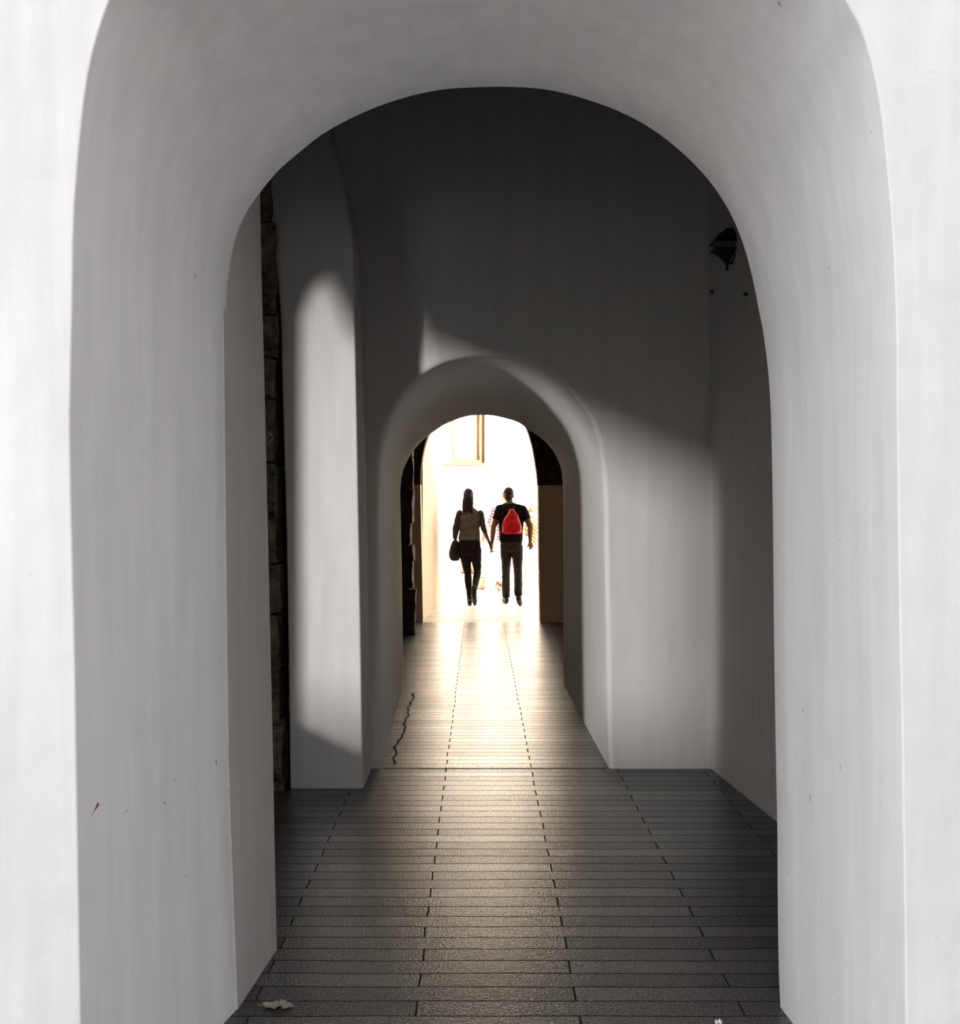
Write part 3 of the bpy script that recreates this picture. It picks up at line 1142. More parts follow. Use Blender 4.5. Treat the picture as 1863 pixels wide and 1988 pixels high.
M['dark_denim'] = simple('charcoal_denim', (0.018, 0.0155, 0.0135), 0.9, 0.35, 12, 0.5, 18, spec=0.15)
M['black_denim'] = simple('black_denim', (0.008, 0.006, 0.0055), 0.9, 0.3, 14, 0.4, 20, spec=0.1)
M['black_leather'] = simple('black_leather', (0.008, 0.0075, 0.0075), 0.65, 0.3, 16, 0.4, 30, spec=0.2)
M['grey_top'] = striped_mat('grey_brown_striped_knit', (0.078, 0.046, 0.036), (0.062, 0.070, 0.068), 3.0, 4.5, (0.25, 0.2, 0))
M['grey_sleeve'] = striped_mat('grey_striped_sleeve', (0.018, 0.018, 0.018), (0.032, 0.033, 0.033), 9.0, 1.5)
M['red_nylon'] = simple('red_nylon', (0.34, 0.003, 0.010), 0.6, 0.14, 9, 0.7, 12, spec=0.15)
M['cord'] = simple('dark_cord', (0.006, 0.005, 0.005), 0.9, spec=0.05)
M['plaid'] = striped_mat('lilac_plaid', (0.10, 0.05, 0.09), (0.22, 0.16, 0.21), 7.0, 0.4, (0.5, -0.5, 0))
M['pale_linen'] = simple('pale_linen', (0.72, 0.60, 0.50), 0.9, 0.08, 10, 0.3, 25)
M['gold_stripe'] = striped_mat('gold_striped_blouse', (0.14, 0.06, 0.012), (0.42, 0.30, 0.16), 7.0, 0.6, (0.5, -0.8, 0))
M['pink_cloth'] = simple('pale_pink_cotton', (0.42, 0.26, 0.20), 0.9, 0.08, 10, 0.3, 25)
M['tan_leather'] = simple('tan_leather', (0.10, 0.04, 0.014), 0.6)
M['white_eye'] = simple('eye_white', (0.75, 0.73, 0.70), 0.3, 0.02)
M['pale_stone'] = simple('pale_statue_stone', (0.30, 0.22, 0.15), 0.9, 0.15, 8, 0.5, 30)
M['pedestal_stone'] = simple('pedestal_stone', (0.20, 0.13, 0.08), 0.9, 0.15, 8, 0.4, 30)


class Fig:
    """a figure placed at ground point (x, y); P() turns a pixel and a depth offset into a local point"""

    def __init__(self, px, d):
        self.d = d
        self.o = Vector(((px - CX) * d / F, d, 0))

    def P(self, px, py, dy=0.0):
        return unp(px, py, self.d + dy) - self.o


def head_prims(bm, c, fwd=1, s=1.0, yaw=0.0):
    """skull, jaw, nose, lips, brow, ears; fwd=+1 looks along +y (away from the camera), -1 towards it"""
    R = Matrix.Rotation((0 if fwd > 0 else math.pi) + yaw, 3, 'Z')

    def q(x, y, z):
        return Vector(c) + R @ (Vector((x, y, z)) * s)
    ell(bm, q(0, -0.008, 0.022), (0.074 * s, 0.094 * s, 0.094 * s), R)
    ell(bm, q(0, 0.022, -0.048), (0.056 * s, 0.068 * s, 0.070 * s), R)
    ell(bm, q(0, 0.062, -0.098), (0.024 * s, 0.022 * s, 0.018 * s), R)
    capsule(bm, q(0, 0.084, 0.008), 0.010 * s, q(0, 0.104, -0.032), 0.014 * s)
    ell(bm, q(0, 0.084, -0.062), (0.024 * s, 0.012 * s, 0.006 * s), R)
    ell(bm, q(0, 0.083, -0.074), (0.021 * s, 0.012 * s, 0.007 * s), R)
    capsule(bm, q(-0.04, 0.074, 0.026), 0.012 * s, q(0.04, 0.074, 0.026), 0.012 * s)
    for sx in (-1, 1):
        ell(bm, q(sx * 0.076, 0.0, -0.012), (0.012 * s, 0.022 * s, 0.034 * s), R)
        ell(bm, q(sx * 0.045, 0.058, -0.03), (0.022 * s, 0.024 * s, 0.02 * s), R)
    return q


def eyes(parent, q, s=1.0):
    for sx in (-1, 1):
        bm = bmesh.new()
        ell(bm, q(sx * 0.032, 0.078, 0.004), (0.012 * s, 0.012 * s, 0.010 * s), seg=12)
        from_bm('eye', bm, M['white_eye'], parent, smooth=True)


def hand(bm, wrist, along, palm_n, thumb, s=1.0, curl=0.5, spread=0.012):
    """palm, four unequal jointed fingers curling towards palm_n and a thumb on the thumb side"""
    a = Vector(along).normalized()
    n = Vector(palm_n)
    n = (n - a * n.dot(a)).normalized()
    t = a.cross(n).normalized()
    if t.dot(Vector(thumb)) < 0:
        t = -t
    w0 = Vector(wrist)
    offs = (0.030, 0.010, -0.010, -0.029)
    lens = (0.070, 0.080, 0.073, 0.056)
    for k in range(4):
        base = w0 + (a * (0.088 - 0.004 * abs(k - 1)) + t * offs[k]) * s
        capsule(bm, w0 + t * offs[k] * 0.5 * s, 0.017 * s, base, 0.0125 * s, n=10)
        ang = curl * 0.35
        p = base
        for j, fr in enumerate((0.45, 0.32, 0.23)):
            dirv = a * math.cos(ang) + n * math.sin(ang) + t * (0.08 * (1.5 - k) if j == 0 else 0)
            p2 = p + dirv * lens[k] * fr * s
            capsule(bm, p, (0.0100 - 0.001 * j) * s, p2, (0.0092 - 0.001 * j) * s, n=10)
            p = p2
            ang += curl * (1.0 - 0.15 * k * 0.3)
    b0 = w0 + (a * 0.028 + t * 0.026) * s
    b1 = b0 + (a * 0.035 + t * 0.024 + n * 0.012) * s
    b2 = b1 + (a * 0.030 + t * 0.006 + n * 0.014 * (1 + curl)) * s
    capsule(bm, w0 + a * 0.01 * s, 0.016 * s, b0, 0.016 * s, n=10)
    capsule(bm, b0, 0.015 * s, b1, 0.0125 * s, n=10)
    capsule(bm, b1, 0.0120 * s, b2, 0.0095 * s, n=10)


def shoe_bm(ankle, toe, heel, w_=0.045, sole=0.02):
    bm = bmesh.new()
    ankle, toe, heel = Vector(ankle), Vector(toe), Vector(heel)
    mid = heel.lerp(toe, 0.62)
    up = (ankle - heel.lerp(toe, 0.25)).normalized()
    chain(bm, [(heel + up * 0.035, w_ * 0.86), (mid + up * 0.028, w_ * 0.98), (toe + up * 0.02, w_ * 0.72)])
    chain(bm, [(ankle, w_ * 1.0), (heel.lerp(toe, 0.2) + up * 0.05, w_ * 1.02), (mid + up * 0.03, w_ * 0.9)])
    # sole
    chain(bm, [(heel + up * 0.004, w_ * 0.62), (mid + up * 0.004, w_ * 0.74), (toe + up * 0.006, w_ * 0.56)])
    return bm


def torso_rings(rings, g=0.0):
    return [(c[0], c[1], c[2], rx + g, ry + g) for c, rx, ry in rings]


# ---- man in black T-shirt, walking away
D_M = 17.1
fm = Fig(992, D_M)
P = fm.P
DB = 0.22
sh_l, sh_r = P(970, 988, DB), P(1014, 989, DB)
el_l, el_r = P(957.5, 1024, DB - 0.05), P(1029.5, 1023, DB - 0.10)
wr_l, wr_r = P(955, 1054, DB + 0.02), P(1028.5, 1051, DB - 0.02)
hp_l, hp_r = P(983, 1062, DB), P(1003, 1062, DB)
kn_l, kn_r = P(982, 1104, DB + 0.14), P(1005, 1106, DB - 0.06)
an_l, an_r = P(982, 1156, 0.58), P(1006, 1153, -0.16)
hd = P(987, 961.5, DB + 0.03)
T_M = [(P(992, 1058, DB), 0.162, 0.115), (P(992, 1046, DB), 0.164, 0.112), (P(992, 1032, DB), 0.166, 0.108), (P(992, 1016, DB), 0.178, 0.115), (P(992, 1002, DB), 0.188, 0.118),
       (P(992, 993, DB), 0.180, 0.105), (P(991.5, 986, DB), 0.150, 0.085), (P(990, 981, DB), 0.098, 0.070), (P(989, 977, DB), 0.064, 0.06)]
bm = bmesh.new()
loft(bm, torso_rings(T_M))
ell(bm, P(992, 1060, DB), (0.158, 0.118, 0.10))
chain(bm, [(P(989, 982, DB), 0.060), (P(988, 971, DB + 0.01), 0.056)])
qm = head_prims(bm, hd, 1, 0.98)
for sgn, s_, e_, w_ in ((-1, sh_l, el_l, wr_l), (1, sh_r, el_r, wr_r)):
    ell(bm, s_, (0.062, 0.062, 0.066))
    chain(bm, [(s_, 0.056), (s_.lerp(e_, 0.4), 0.055), (e_, 0.042)])
    chain(bm, [(e_, 0.042), (e_.lerp(w_, 0.3), 0.045), (w_, 0.028)])
for h_, k_, a_ in ((hp_l, kn_l, an_l), (hp_r, kn_r, an_r)):
    chain(bm, [(h_, 0.085), (h_.lerp(k_, 0.4), 0.080), (k_, 0.056), (k_.lerp(a_, 0.35), 0.055), (a_, 0.038)])
hand(bm, wr_l, P(955.2, 1068, DB + 0.03) - wr_l, (-0.9, 0.3, 0), (0, 1, 0.2), 1.08, 0.6)
hand(bm, wr_r, P(1031, 1062, DB + 0.0) - wr_r, (-0.5, 0.9, 0), (-1, 0.4, 0), 0.98, 0.85)
man = fuse('person', bm, M['skin_shade'])
man.location = fm.o
tag(man, 'man in black T-shirt and charcoal jeans walking away, holding the woman by the hand', 'person')
eyes(man, qm, 0.98)
bm = bmesh.new()
ell(bm, qm(0, -0.014, 0.030), (0.080, 0.096, 0.096))
ell(bm, qm(0, -0.045, -0.028), (0.068, 0.062, 0.062))
fuse('hair', bm, M['hair_brown'], man, 0.005, 2, 0.006, 60)
bm = bmesh.new()
loft(bm, torso_rings([(P(992, 1053, DB), 0.152, 0.112)] + T_M[1:-1], 0.018) + [(*P(989, 978, DB), 0.072, 0.07)])
for s_, e_ in ((sh_l, el_l), (sh_r, el_r)):
    ell(bm, s_ + Vector((0, 0, -0.008)), (0.072, 0.074, 0.076))
    q_ = s_.lerp(e_, 0.60)
    capsule(bm, s_, 0.070, q_, 0.066, flat=True)
    chain(bm, [(P(989.5, 980.5, DB), 0.058), (s_ + Vector((0, 0, -0.004)), 0.062)])
fuse('shirt', bm, M['black_cloth'], man, 0.006, 4, 0.004, 16)
bm = bmesh.new()
loft(bm, [(*P(992, 1046, DB), 0.165, 0.12), (*P(992, 1056, DB), 0.170, 0.128), (*P(992, 1063, DB), 0.172, 0.13)])
ell(bm, P(992, 1062, DB), (0.170, 0.130, 0.085))
for h_, k_, a_ in ((hp_l, kn_l, an_l), (hp_r, kn_r, an_r)):
    lo2 = k_.lerp(a_, 1.03)
    chain(bm, [(h_, 0.094), (h_.lerp(k_, 0.4), 0.090), (k_, 0.068), (k_.lerp(a_, 0.4), 0.066)])
    capsule(bm, k_.lerp(a_, 0.4), 0.066, lo2, 0.062, flat=True)
fuse('jeans', bm, M['dark_denim'], man, 0.006, 3, 0.006, 11)
fuse('shoe', shoe_bm(an_l, P(977, 1166, 0.80), P(983, 1169, 0.52)), M['black_leather'], man, 0.005, 3)
fuse('shoe', shoe_bm(an_r, P(1009.5, 1175, -0.02), P(1006.5, 1166, -0.20)), M['black_leather'], man, 0.005, 3)

# ---- red drawstring bag on his back
DBG = DB - 0.212
bagc = P(994, 1014, DBG)
bm = bmesh.new()
prof = [(1036.5, 988, 0.70), (1035.5, 990, 0.95), (1031, 993, 1.0), (1024, 993.5, 1.0), (1017, 993.5, 0.95), (1009, 993.5, 0.80), (1001, 994, 0.58), (995, 994, 0.38), (990, 994, 0.22), (987.5, 994, 0.10)]
n = 32
vr = []
for py, px_, k in prof:
    c = P(993.5, py, DBG) - bagc
    th = 0.085 * (k ** 0.7)
    vr.append([bm.verts.new((c.x + 0.150 * k * math.copysign(abs(math.cos(2 * math.pi * j / n)) ** 0.8, math.cos(2 * math.pi * j / n)) * (1 + 0.03 * math.sin(5 * j + py)),
                             th * math.sin(2 * math.pi * j / n) * (1 + 0.10 * math.sin(7 * j + 0.3 * py)), c.z)) for j in range(n)])
for i in range(len(vr) - 1):
    for j in range(n):
        j2 = (j + 1) % n
        bm.faces.new((vr[i][j], vr[i][j2], vr[i + 1][j2], vr[i + 1][j]))
bm.faces.new(vr[0]); bm.faces.new(vr[-1])
bag = fuse('drawstring_bag', bm, M['red_nylon'], None, 0.006, 3, 0.009, 13)
bag.location = fm.o + bagc
tag(bag, "bright red drawstring backpack on the walking man's back", 'backpack')


def tube(pts, r, name, mat, parent, off=Vector((0, 0, 0))):
    bm = bmesh.new()
    for a_, b_ in zip(pts[:-1], pts[1:]):
        capsule(bm, Vector(a_) - off, r, Vector(b_) - off, r, n=8)
    return from_bm(name, bm, mat, parent, smooth=True)


for sx, pxs, pxb in ((-1, 979, 976.5), (1, 1004, 1011.5)):
    tube([P(994, 988, DBG), P((994 + pxs) / 2, 982.5, DB - 0.125), P(pxs, 979.2, DB - 0.05), P(pxs, 979.6, DB + 0.05), P(pxs + sx * 4, 988, DB + 0.14), P(pxs + sx * 7, 1010, DB + 0.145), P(pxb + sx * 2, 1026, DB + 0.02), P(pxb, 1033, DBG)],
         0.006, 'drawstring', M['cord'], bag, bagc)

# ---- woman in the striped top, walking away
D_W = 17.12
fw = Fig(911, D_W)
P = fw.P
DB = 0.14
sh_l, sh_r = P(891.5, 996, DB), P(932.5, 996, DB)
el_l, el_r = P(884, 1025, DB - 0.03), P(938, 1026, DB - 0.05)
wr_l, wr_r = P(882.5, 1052, DB + 0.06), P(950.5, 1056, DB + 0.08)
hp_l, hp_r = P(900.5, 1066, DB), P(922, 1066, DB)
kn_l, kn_r = P(907.5, 1110, DB + 0.12), P(927, 1108, DB + 0.10)
an_l, an_r = P(911, 1158, 0.30), P(920, 1148, -0.18)
hd = P(909, 963.5, DB + 0.02)
T_W = [(P(911, 1062, DB), 0.165, 0.115), (P(911, 1052, DB), 0.150, 0.105), (P(911, 1042, DB), 0.128, 0.090), (P(911, 1030, DB), 0.122, 0.085), (P(911.5, 1016, DB), 0.134, 0.095), (P(912, 1005, DB), 0.142, 0.10),
       (P(912, 997, DB), 0.145, 0.088), (P(912, 991, DB), 0.120, 0.068), (P(911.5, 986, DB), 0.07, 0.055), (P(911, 982, DB), 0.05, 0.05)]
bm = bmesh.new()
loft(bm, torso_rings(T_W))
ell(bm, P(911, 1064, DB), (0.160, 0.120, 0.09))
chain(bm, [(P(911.5, 988, DB), 0.048), (P(910, 972, DB + 0.01), 0.045)])
qw = head_prims(bm, hd, 1, 0.93)
for s_, e_, w_ in ((sh_l, el_l, wr_l), (sh_r, el_r, wr_r)):
    ell(bm, s_, (0.046, 0.048, 0.05))
    chain(bm, [(s_, 0.043), (e_, 0.033)])
    chain(bm, [(e_, 0.033), (e_.lerp(w_, 0.3), 0.034), (w_, 0.022)])
for h_, k_, a_ in ((hp_l, kn_l, an_l), (hp_r, kn_r, an_r)):
    chain(bm, [(h_, 0.088), (h_.lerp(k_, 0.4), 0.076), (k_, 0.050), (k_.lerp(a_, 0.35), 0.050), (a_, 0.034)])
hand(bm, wr_l, P(882, 1066, DB + 0.08) - wr_l, (0.9, 0.3, 0), (0, 1, 0.2), 0.9, 0.9)
hand(bm, wr_r, P(954, 1070, DB + 0.1) - wr_r, (0.9, -0.2, 0), (0, 1, 0.2), 1.0, 0.6)
wom = fuse('person', bm, M['skin_shade'])
wom.location = fw.o
tag(wom, 'woman with long dark hair in grey striped off-shoulder top and black trousers, walking away', 'person')
eyes(wom, qw, 0.93)
bm = bmesh.new()
ell(bm, qw(0, -0.012, 0.030), (0.078, 0.098, 0.096))
ell(bm, qw(-0.006, -0.045, -0.02), (0.070, 0.066, 0.085))
chain(bm, [(P(908.5, 966, DB - 0.04), 0.080), (P(908, 976, DB - 0.055), 0.078), (P(905.5, 985, DB - 0.075), 0.060), (P(903.5, 991, DB - 0.085), 0.034)])
chain(bm, [(P(911, 972, DB - 0.06), 0.066), (P(913, 985, DB - 0.085), 0.044), (P(916, 997, DB - 0.10), 0.012)])
chain(bm, [(P(903.5, 972, DB - 0.05), 0.050), (P(900.5, 983, DB - 0.06), 0.030), (P(898, 991, DB - 0.07), 0.010)])
fuse('hair', bm, M['hair_black'], wom, 0.005, 3, 0.006, 35)
bm = bmesh.new()
loft(bm, [(*P(911, 1048.5, DB), 0.172, 0.122), (*P(911, 1040, DB), 0.164, 0.112), (*P(911, 1029, DB), 0.158, 0.106), (*P(911.5, 1015, DB), 0.164, 0.114), (*P(912, 1005, DB), 0.170, 0.118), (*P(912, 998, DB), 0.172, 0.106)])
fuse('top', bm, M['grey_top'], wom, 0.006, 3, 0.005, 16)
for s_, e_, w_, fr in ((sh_l, el_l, wr_l, 0.75), (sh_r, el_r, wr_r, 0.22)):
    bm = bmesh.new()
    chain(bm, [(s_ + Vector((0, 0, -0.012)), 0.054), (s_.lerp(e_, 0.5), 0.049), (e_, 0.043)])
    capsule(bm, e_, 0.043, e_.lerp(w_, fr), 0.039, flat=True)
    fuse('sleeve', bm, M['grey_sleeve'], wom, 0.006, 3, 0.004, 20)
bm = bmesh.new()
loft(bm, [(*P(911, 1046, DB), 0.155, 0.108), (*P(911, 1056, DB), 0.172, 0.125), (*P(911, 1064, DB), 0.178, 0.132)])
ell(bm, P(911, 1066, DB), (0.176, 0.132, 0.105))
for h_, k_, a_ in ((hp_l, kn_l, an_l), (hp_r, kn_r, an_r)):
    chain(bm, [(h_, 0.100), (h_.lerp(k_, 0.4), 0.084), (k_, 0.058), (k_.lerp(a_, 0.35), 0.057)])
    capsule(bm, k_.lerp(a_, 0.35), 0.057, k_.lerp(a_, 0.97), 0.042, flat=True)
fuse('trousers', bm, M['black_denim'], wom, 0.006, 3, 0.004, 12)
for a_, t_, h_ in ((an_l, P(911, 1174, 0.42), P(912, 1172.5, 0.20)), (an_r, P(921.5, 1174, -0.02), P(920, 1161, -0.20))):
    bm = shoe_bm(a_, t_, h_, 0.042)
    capsule(bm, a_ + Vector((0, 0.0, 0.05)), 0.046, a_, 0.044)
    fuse('boot', bm, M['black_leather'], wom, 0.005, 3)

# ---- her shoulder bag
bgc = P(882, 1070, DB - 0.02)
bm = bmesh.new()
rows = [(1089, 883.5, 0.035), (1087, 883, 0.070), (1080, 882.2, 0.090), (1072, 882, 0.088), (1063, 882.5, 0.074), (1055, 883, 0.056), (1049, 883.5, 0.034)]
vr = []
for py, px_, rx in rows:
    c = P(px_, py, DB - 0.02) - bgc
    vr.append([bm.verts.new((c.x + rx * math.cos(2 * math.pi * j / 24), rx * 0.9 * math.sin(2 * math.pi * j / 24) * (1 + 0.07 * math.sin(3 * j)), c.z)) for j in range(24)])
for i in range(len(vr) - 1):
    for j in range(24):
        j2 = (j + 1) % 24
        bm.faces.new((vr[i][j], vr[i][j2], vr[i + 1][j2], vr[i + 1][j]))
bm.faces.new(vr[0]); bm.faces.new(vr[-1])
hb = fuse('shoulder_bag', bm, M['black_leather'], None, 0.006, 3, 0.008, 12)
hb.location = fw.o + bgc
tag(hb, "slouchy black shoulder bag hanging at the walking woman's left hip", 'handbag')
tube([P(884.5, 1053, DB - 0.05), P(890, 1030, DB - 0.10), P(892, 1008, DB - 0.105), P(892.0, 995.5, DB - 0.06), P(892, 989.5, DB), P(891.5, 996, DB + 0.075), P(889, 1016, DB + 0.10), P(884.5, 1050, DB + 0.03)], 0.010, 'strap', M['black_leather'], hb, bgc)

# ---- man in lilac plaid shirt, coming the other way behind the couple
D_B = 20.5
fb = Fig(985, D_B)
P = fb.P
sh_l, sh_r = P(962, 990), P(1004, 990)
el_l, el_r = P(952, 1018, 0.02), P(1012, 1018, 0.02)
wr_l, wr_r = P(951, 1038, -0.1), P(1012, 1042, -0.1)
hp_l, hp_r = P(975, 1055), P(993, 1055)
kn_l, kn_r = P(971, 1096, 0.05), P(991, 1096, -0.15)
an_l, an_r = P(966.5, 1130, 0.28), P(973, 1136, -0.25)
hd = P(982, 966)
T_B = [(P(984, 1055), 0.17, 0.12), (P(984, 1040), 0.16, 0.12), (P(984, 1022), 0.165, 0.12), (P(983, 1005), 0.185, 0.125), (P(983, 994), 0.185, 0.105), (P(983, 987), 0.14, 0.085), (P(983, 981), 0.07, 0.065)]
bm = bmesh.new()
loft(bm, torso_rings(T_B))
chain(bm, [(P(983, 986), 0.058), (P(982, 972), 0.055)])
qb = head_prims(bm, hd, -1, 1.0)
for s_, e_, w_ in ((sh_l, el_l, wr_l), (sh_r, el_r, wr_r)):
    ell(bm, s_, (0.06, 0.06, 0.065))
    chain(bm, [(s_, 0.052), (e_, 0.040), (w_, 0.028)])
for h_, k_, a_ in ((hp_l, kn_l, an_l), (hp_r, kn_r, an_r)):
    chain(bm, [(h_, 0.085), (k_, 0.056), (k_.lerp(a_, 0.35), 0.056), (a_, 0.038)])
hand(bm, wr_l, P(951.5, 1048, -0.13) - wr_l, (0.9, -0.2, 0), (0, -1, 0.2), 0.95, 0.5)
hand(bm, wr_r, P(1012, 1052, -0.13) - wr_r, (-0.9, -0.2, 0), (0, -1, 0.2), 0.95, 0.5)
bman = fuse('person', bm, M['skin_light'], None, 0.008, 4)
bman.location = fb.o
tag(bman, 'man in lilac plaid shirt in the sunlit courtyard, mostly hidden behind the T-shirted man', 'person')
eyes(bman, qb, 1.0)
bm = bmesh.new()
ell(bm, qb(0, -0.018, 0.034), (0.080, 0.094, 0.092))
fuse('hair', bm, M['hair_auburn'], bman, 0.007, 2, 0.005, 60)
bm = bmesh.new()
loft(bm, torso_rings([(P(984, 1050), 0.19, 0.135)] + T_B[1:-1], 0.02) + [(*P(983, 982.5), 0.078, 0.074)])
for s_, e_ in ((sh_l, el_l), (sh_r, el_r)):
    ell(bm, s_, (0.078, 0.078, 0.078))
    capsule(bm, s_, 0.078, s_.lerp(e_, 1.05), 0.074, flat=True)
fuse('shirt', bm, M['plaid'], bman, 0.008, 3, 0.005, 14)
bm = bmesh.new()
loft(bm, [(*P(984, 1046), 0.178, 0.13), (*P(984, 1056), 0.182, 0.135), (*P(984, 1066), 0.175, 0.125)])
for h_, k_, a_ in ((hp_l, kn_l, an_l), (hp_r, kn_r, an_r)):
    chain(bm, [(h_, 0.095), (k_, 0.070), (k_.lerp(a_, 0.4), 0.066)])
    capsule(bm, k_.lerp(a_, 0.4), 0.066, k_.lerp(a_, 0.85), 0.062, flat=True)
fuse('trousers', bm, M['pale_linen'], bman, 0.008, 3, 0.005, 11)
fuse('shoe', shoe_bm(an_l, P(964.5, 1142, 0.16), P(966.5, 1134, 0.36)), M['tan_leather'], bman, 0.006, 2)
fuse('shoe', shoe_bm(an_r, P(969, 1147.5, -0.42), P(974, 1146, -0.2)), M['black_leather'], bman, 0.006, 2)

# ---- woman in gold striped blouse and pale skirt, striding at the right edge of the opening
D_G = 20.6
fg = Fig(1043, D_G)
P = fg.P
sh_l, sh_r = P(1028, 1012), P(1060, 1012)
el_l, el_r = P(1022, 1034, 0.02), P(1068, 1034)
wr_l, wr_r = P(1020, 1052, -0.10), P(1071, 1054, 0.05)
hp_l, hp_r = P(1037, 1066), P(1053, 1066)
kn_l, kn_r = P(1028, 1104, -0.15), P(1058, 1104, 0.1)
an_l, an_r = P(1015, 1135, -0.05), P(1064, 1132, 0.2)
hd = P(1034, 991)
T_G = [(P(1045, 1066), 0.165, 0.12), (P(1044, 1050), 0.14, 0.10), (P(1044, 1036), 0.13, 0.095), (P(1044, 1022), 0.15, 0.11), (P(1043, 1013), 0.15, 0.09), (P(1041, 1007), 0.10, 0.07), (P(1039, 1003), 0.055, 0.052)]
bm = bmesh.new()
loft(bm, torso_rings(T_G))
chain(bm, [(P(1040, 1006), 0.048), (P(1036, 995), 0.045)])
qg = head_prims(bm, hd, -1, 0.95, -0.5)
for s_, e_, w_ in ((sh_l, el_l, wr_l), (sh_r, el_r, wr_r)):
    ell(bm, s_, (0.046, 0.046, 0.05))
    chain(bm, [(s_, 0.042), (e_, 0.034), (w_, 0.024)])
for h_, k_, a_ in ((hp_l, kn_l, an_l), (hp_r, kn_r, an_r)):
    chain(bm, [(h_, 0.085), (k_, 0.052), (k_.lerp(a_, 0.35), 0.054), (a_, 0.034)])
hand(bm, wr_l, P(1020.5, 1062, -0.13) - wr_l, (0.9, -0.2, 0), (0, -1, 0.2), 0.9, 0.6)
hand(bm, wr_r, P(1072, 1064, 0.05) - wr_r, (-0.9, -0.2, 0), (0, -1, 0.2), 0.9, 0.6)
gw = fuse('person', bm, M['skin_light'], None, 0.008, 4)
gw.location = fg.o
tag(gw, 'woman in gold striped blouse and pale skirt striding past the right edge of the exit', 'person')
eyes(gw, qg, 0.95)
bm = bmesh.new()
ell(bm, qg(0, -0.022, 0.036), (0.084, 0.095, 0.092))
ell(bm, qg(0, -0.05, -0.03), (0.075, 0.06, 0.08))
fuse('hair', bm, M['hair_auburn'], gw, 0.007, 2, 0.006, 40)
bm = bmesh.new()
for sx in (-1, 1):
    ell(bm, qg(sx * 0.034, 0.090, 0.002), (0.026, 0.008, 0.022), seg=14)
    capsule(bm, qg(sx * 0.055, 0.086, 0.006), 0.004, qg(sx * 0.078, 0.0, 0.008), 0.004, n=6)
capsule(bm, qg(-0.012, 0.096, 0.006), 0.004, qg(0.012, 0.096, 0.006), 0.004, n=6)
from_bm('sunglasses', bm, M['tan_leather'], gw, smooth=True)
bm = bmesh.new()
loft(bm, [(*P(1044, 1053), 0.175, 0.125), (*P(1044, 1036), 0.155, 0.115), (*P(1044, 1022), 0.17, 0.125), (*P(1043, 1013), 0.168, 0.105), (*P(1041, 1008), 0.115, 0.08)])
for s_, e_ in ((sh_l, el_l), (sh_r, el_r)):
    ell(bm, s_, (0.06, 0.06, 0.062))
    capsule(bm, s_, 0.06, s_.lerp(e_, 1.0), 0.066, flat=True)
fuse('blouse', bm, M['gold_stripe'], gw, 0.008, 3, 0.005, 16)
bm = bmesh.new()
loft(bm, [(*P(1045, 1094), 0.23, 0.20), (*P(1045, 1080), 0.215, 0.18), (*P(1045, 1066), 0.19, 0.145), (*P(1045, 1051), 0.155, 0.11)])
fuse('skirt', bm, M['pink_cloth'], gw, 0.008, 3, 0.006, 10)
fuse('shoe', shoe_bm(an_l, P(1011, 1143, -0.22), P(1015.5, 1143, -0.02), 0.038), M['tan_leather'], gw, 0.006, 2)
fuse('shoe', shoe_bm(an_r, P(1063, 1143, 0.08), P(1064, 1138, 0.26), 0.038), M['tan_leather'], gw, 0.006, 2)

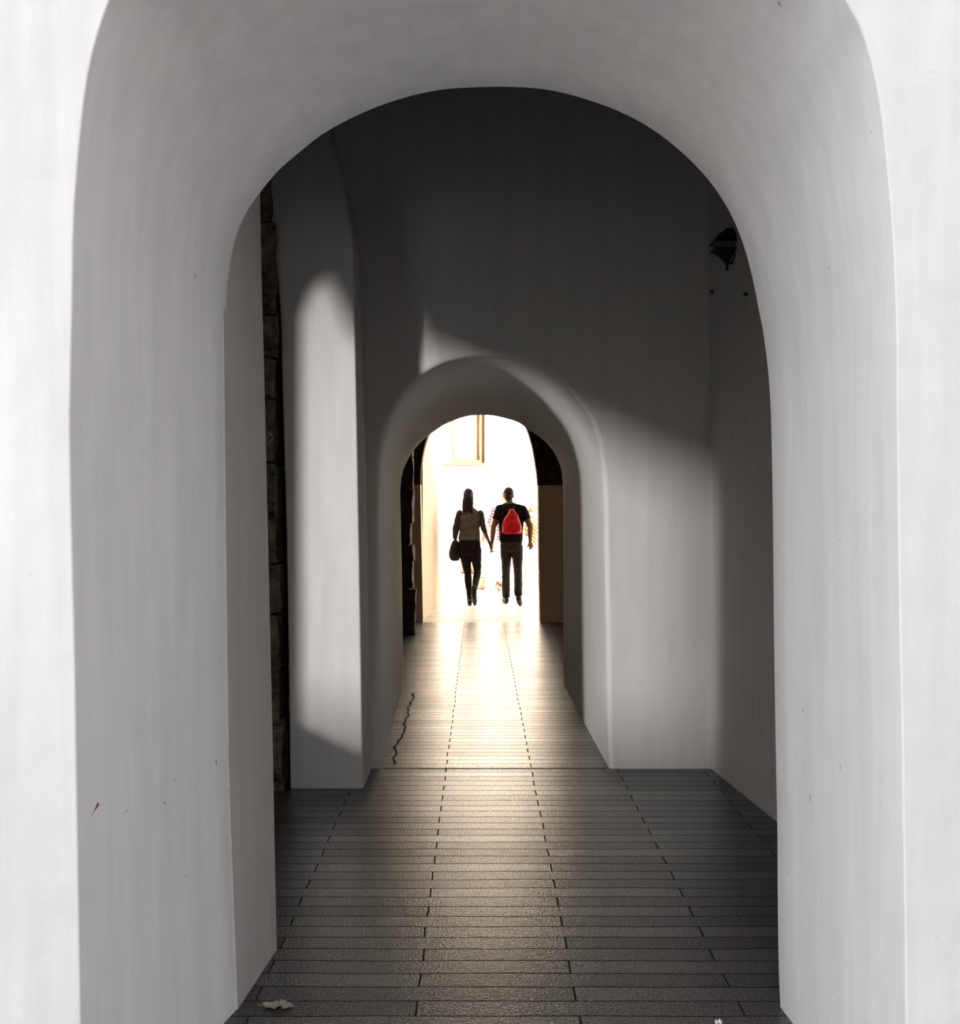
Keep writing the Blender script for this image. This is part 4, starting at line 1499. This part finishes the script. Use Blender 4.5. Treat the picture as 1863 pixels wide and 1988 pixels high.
# ---- pale stone statue on its pedestal, behind the walking woman
D_S = 20.75
fs = Fig(912, D_S)
P = fs.P
ped = bpy.data.objects.new('pedestal', None)
COL.objects.link(ped)
ped.location = fs.o
tag(ped, 'low stepped stone pedestal under the pale statue in the courtyard', 'pedestal')
ztop = EYE - (1120.5 - HY) * D_S / F
zpl = EYE - (1113 - HY) * D_S / F
box_obj('base_block', (-0.27, 0.27, -0.27, 0.27, 0.0, ztop), M['pedestal_stone'], ped, 0.01)
box_obj('plinth', (-0.235, 0.235, -0.235, 0.235, ztop, zpl), M['pedestal_stone'], ped, 0.008)
bm = bmesh.new()
zb = zpl
loft(bm, [(0, 0, zb, 0.15, 0.14), (-0.02, 0, zb + 0.06, 0.13, 0.12), (-0.03, 0, zb + 0.35, 0.16, 0.14), (-0.02, 0, zb + 0.62, 0.17, 0.13), (0, 0, zb + 0.75, 0.14, 0.11), (0, 0, zb + 0.92, 0.18, 0.12), (0, 0, zb + 1.02, 0.19, 0.11), (0, 0, zb + 1.09, 0.10, 0.08), (0, 0, zb + 1.13, 0.05, 0.05)])
qs = head_prims(bm, (0, 0, zb + 1.22), -1, 0.92)
for sx in (-1, 1):
    s_ = Vector((sx * 0.19, 0, zb + 1.0))
    e_ = Vector((sx * 0.30, 0.02, zb + 0.78))
    w_ = Vector((sx * 0.24, -0.12, zb + 0.60))
    chain(bm, [(s_, 0.06), (e_, 0.05), (w_, 0.035)])
    hand(bm, w_, (-sx * 0.5, -0.5, -0.6), (-sx, 0.2, 0), (0, -1, 0.3), 0.95, 0.6)
for k in range(12):
    a_ = k * math.pi / 6
    capsule(bm, (-0.02 + 0.13 * math.cos(a_), 0.11 * math.sin(a_), zb + 0.68), 0.02, (0.15 * math.cos(a_), 0.13 * math.sin(a_), zb + 0.03), 0.03)
st = fuse('statue', bm, M['pale_stone'], None, 0.008, 4)
st.location = fs.o
tag(st, 'pale robed stone statue with curly hair standing on the courtyard pedestal', 'statue')
bm = bmesh.new()
for k in range(46):
    a_ = random.uniform(0, 2 * math.pi); b_ = random.uniform(-0.5, 1.4)
    ell(bm, qs(0.085 * math.cos(a_) * math.cos(b_) * 1.05, -0.028 + 0.085 * math.sin(a_) * math.cos(b_), 0.03 + 0.092 * math.sin(b_)), (0.030, 0.030, 0.030), seg=10)
fuse('hair', bm, M['pale_stone'], st, 0.007, 2)
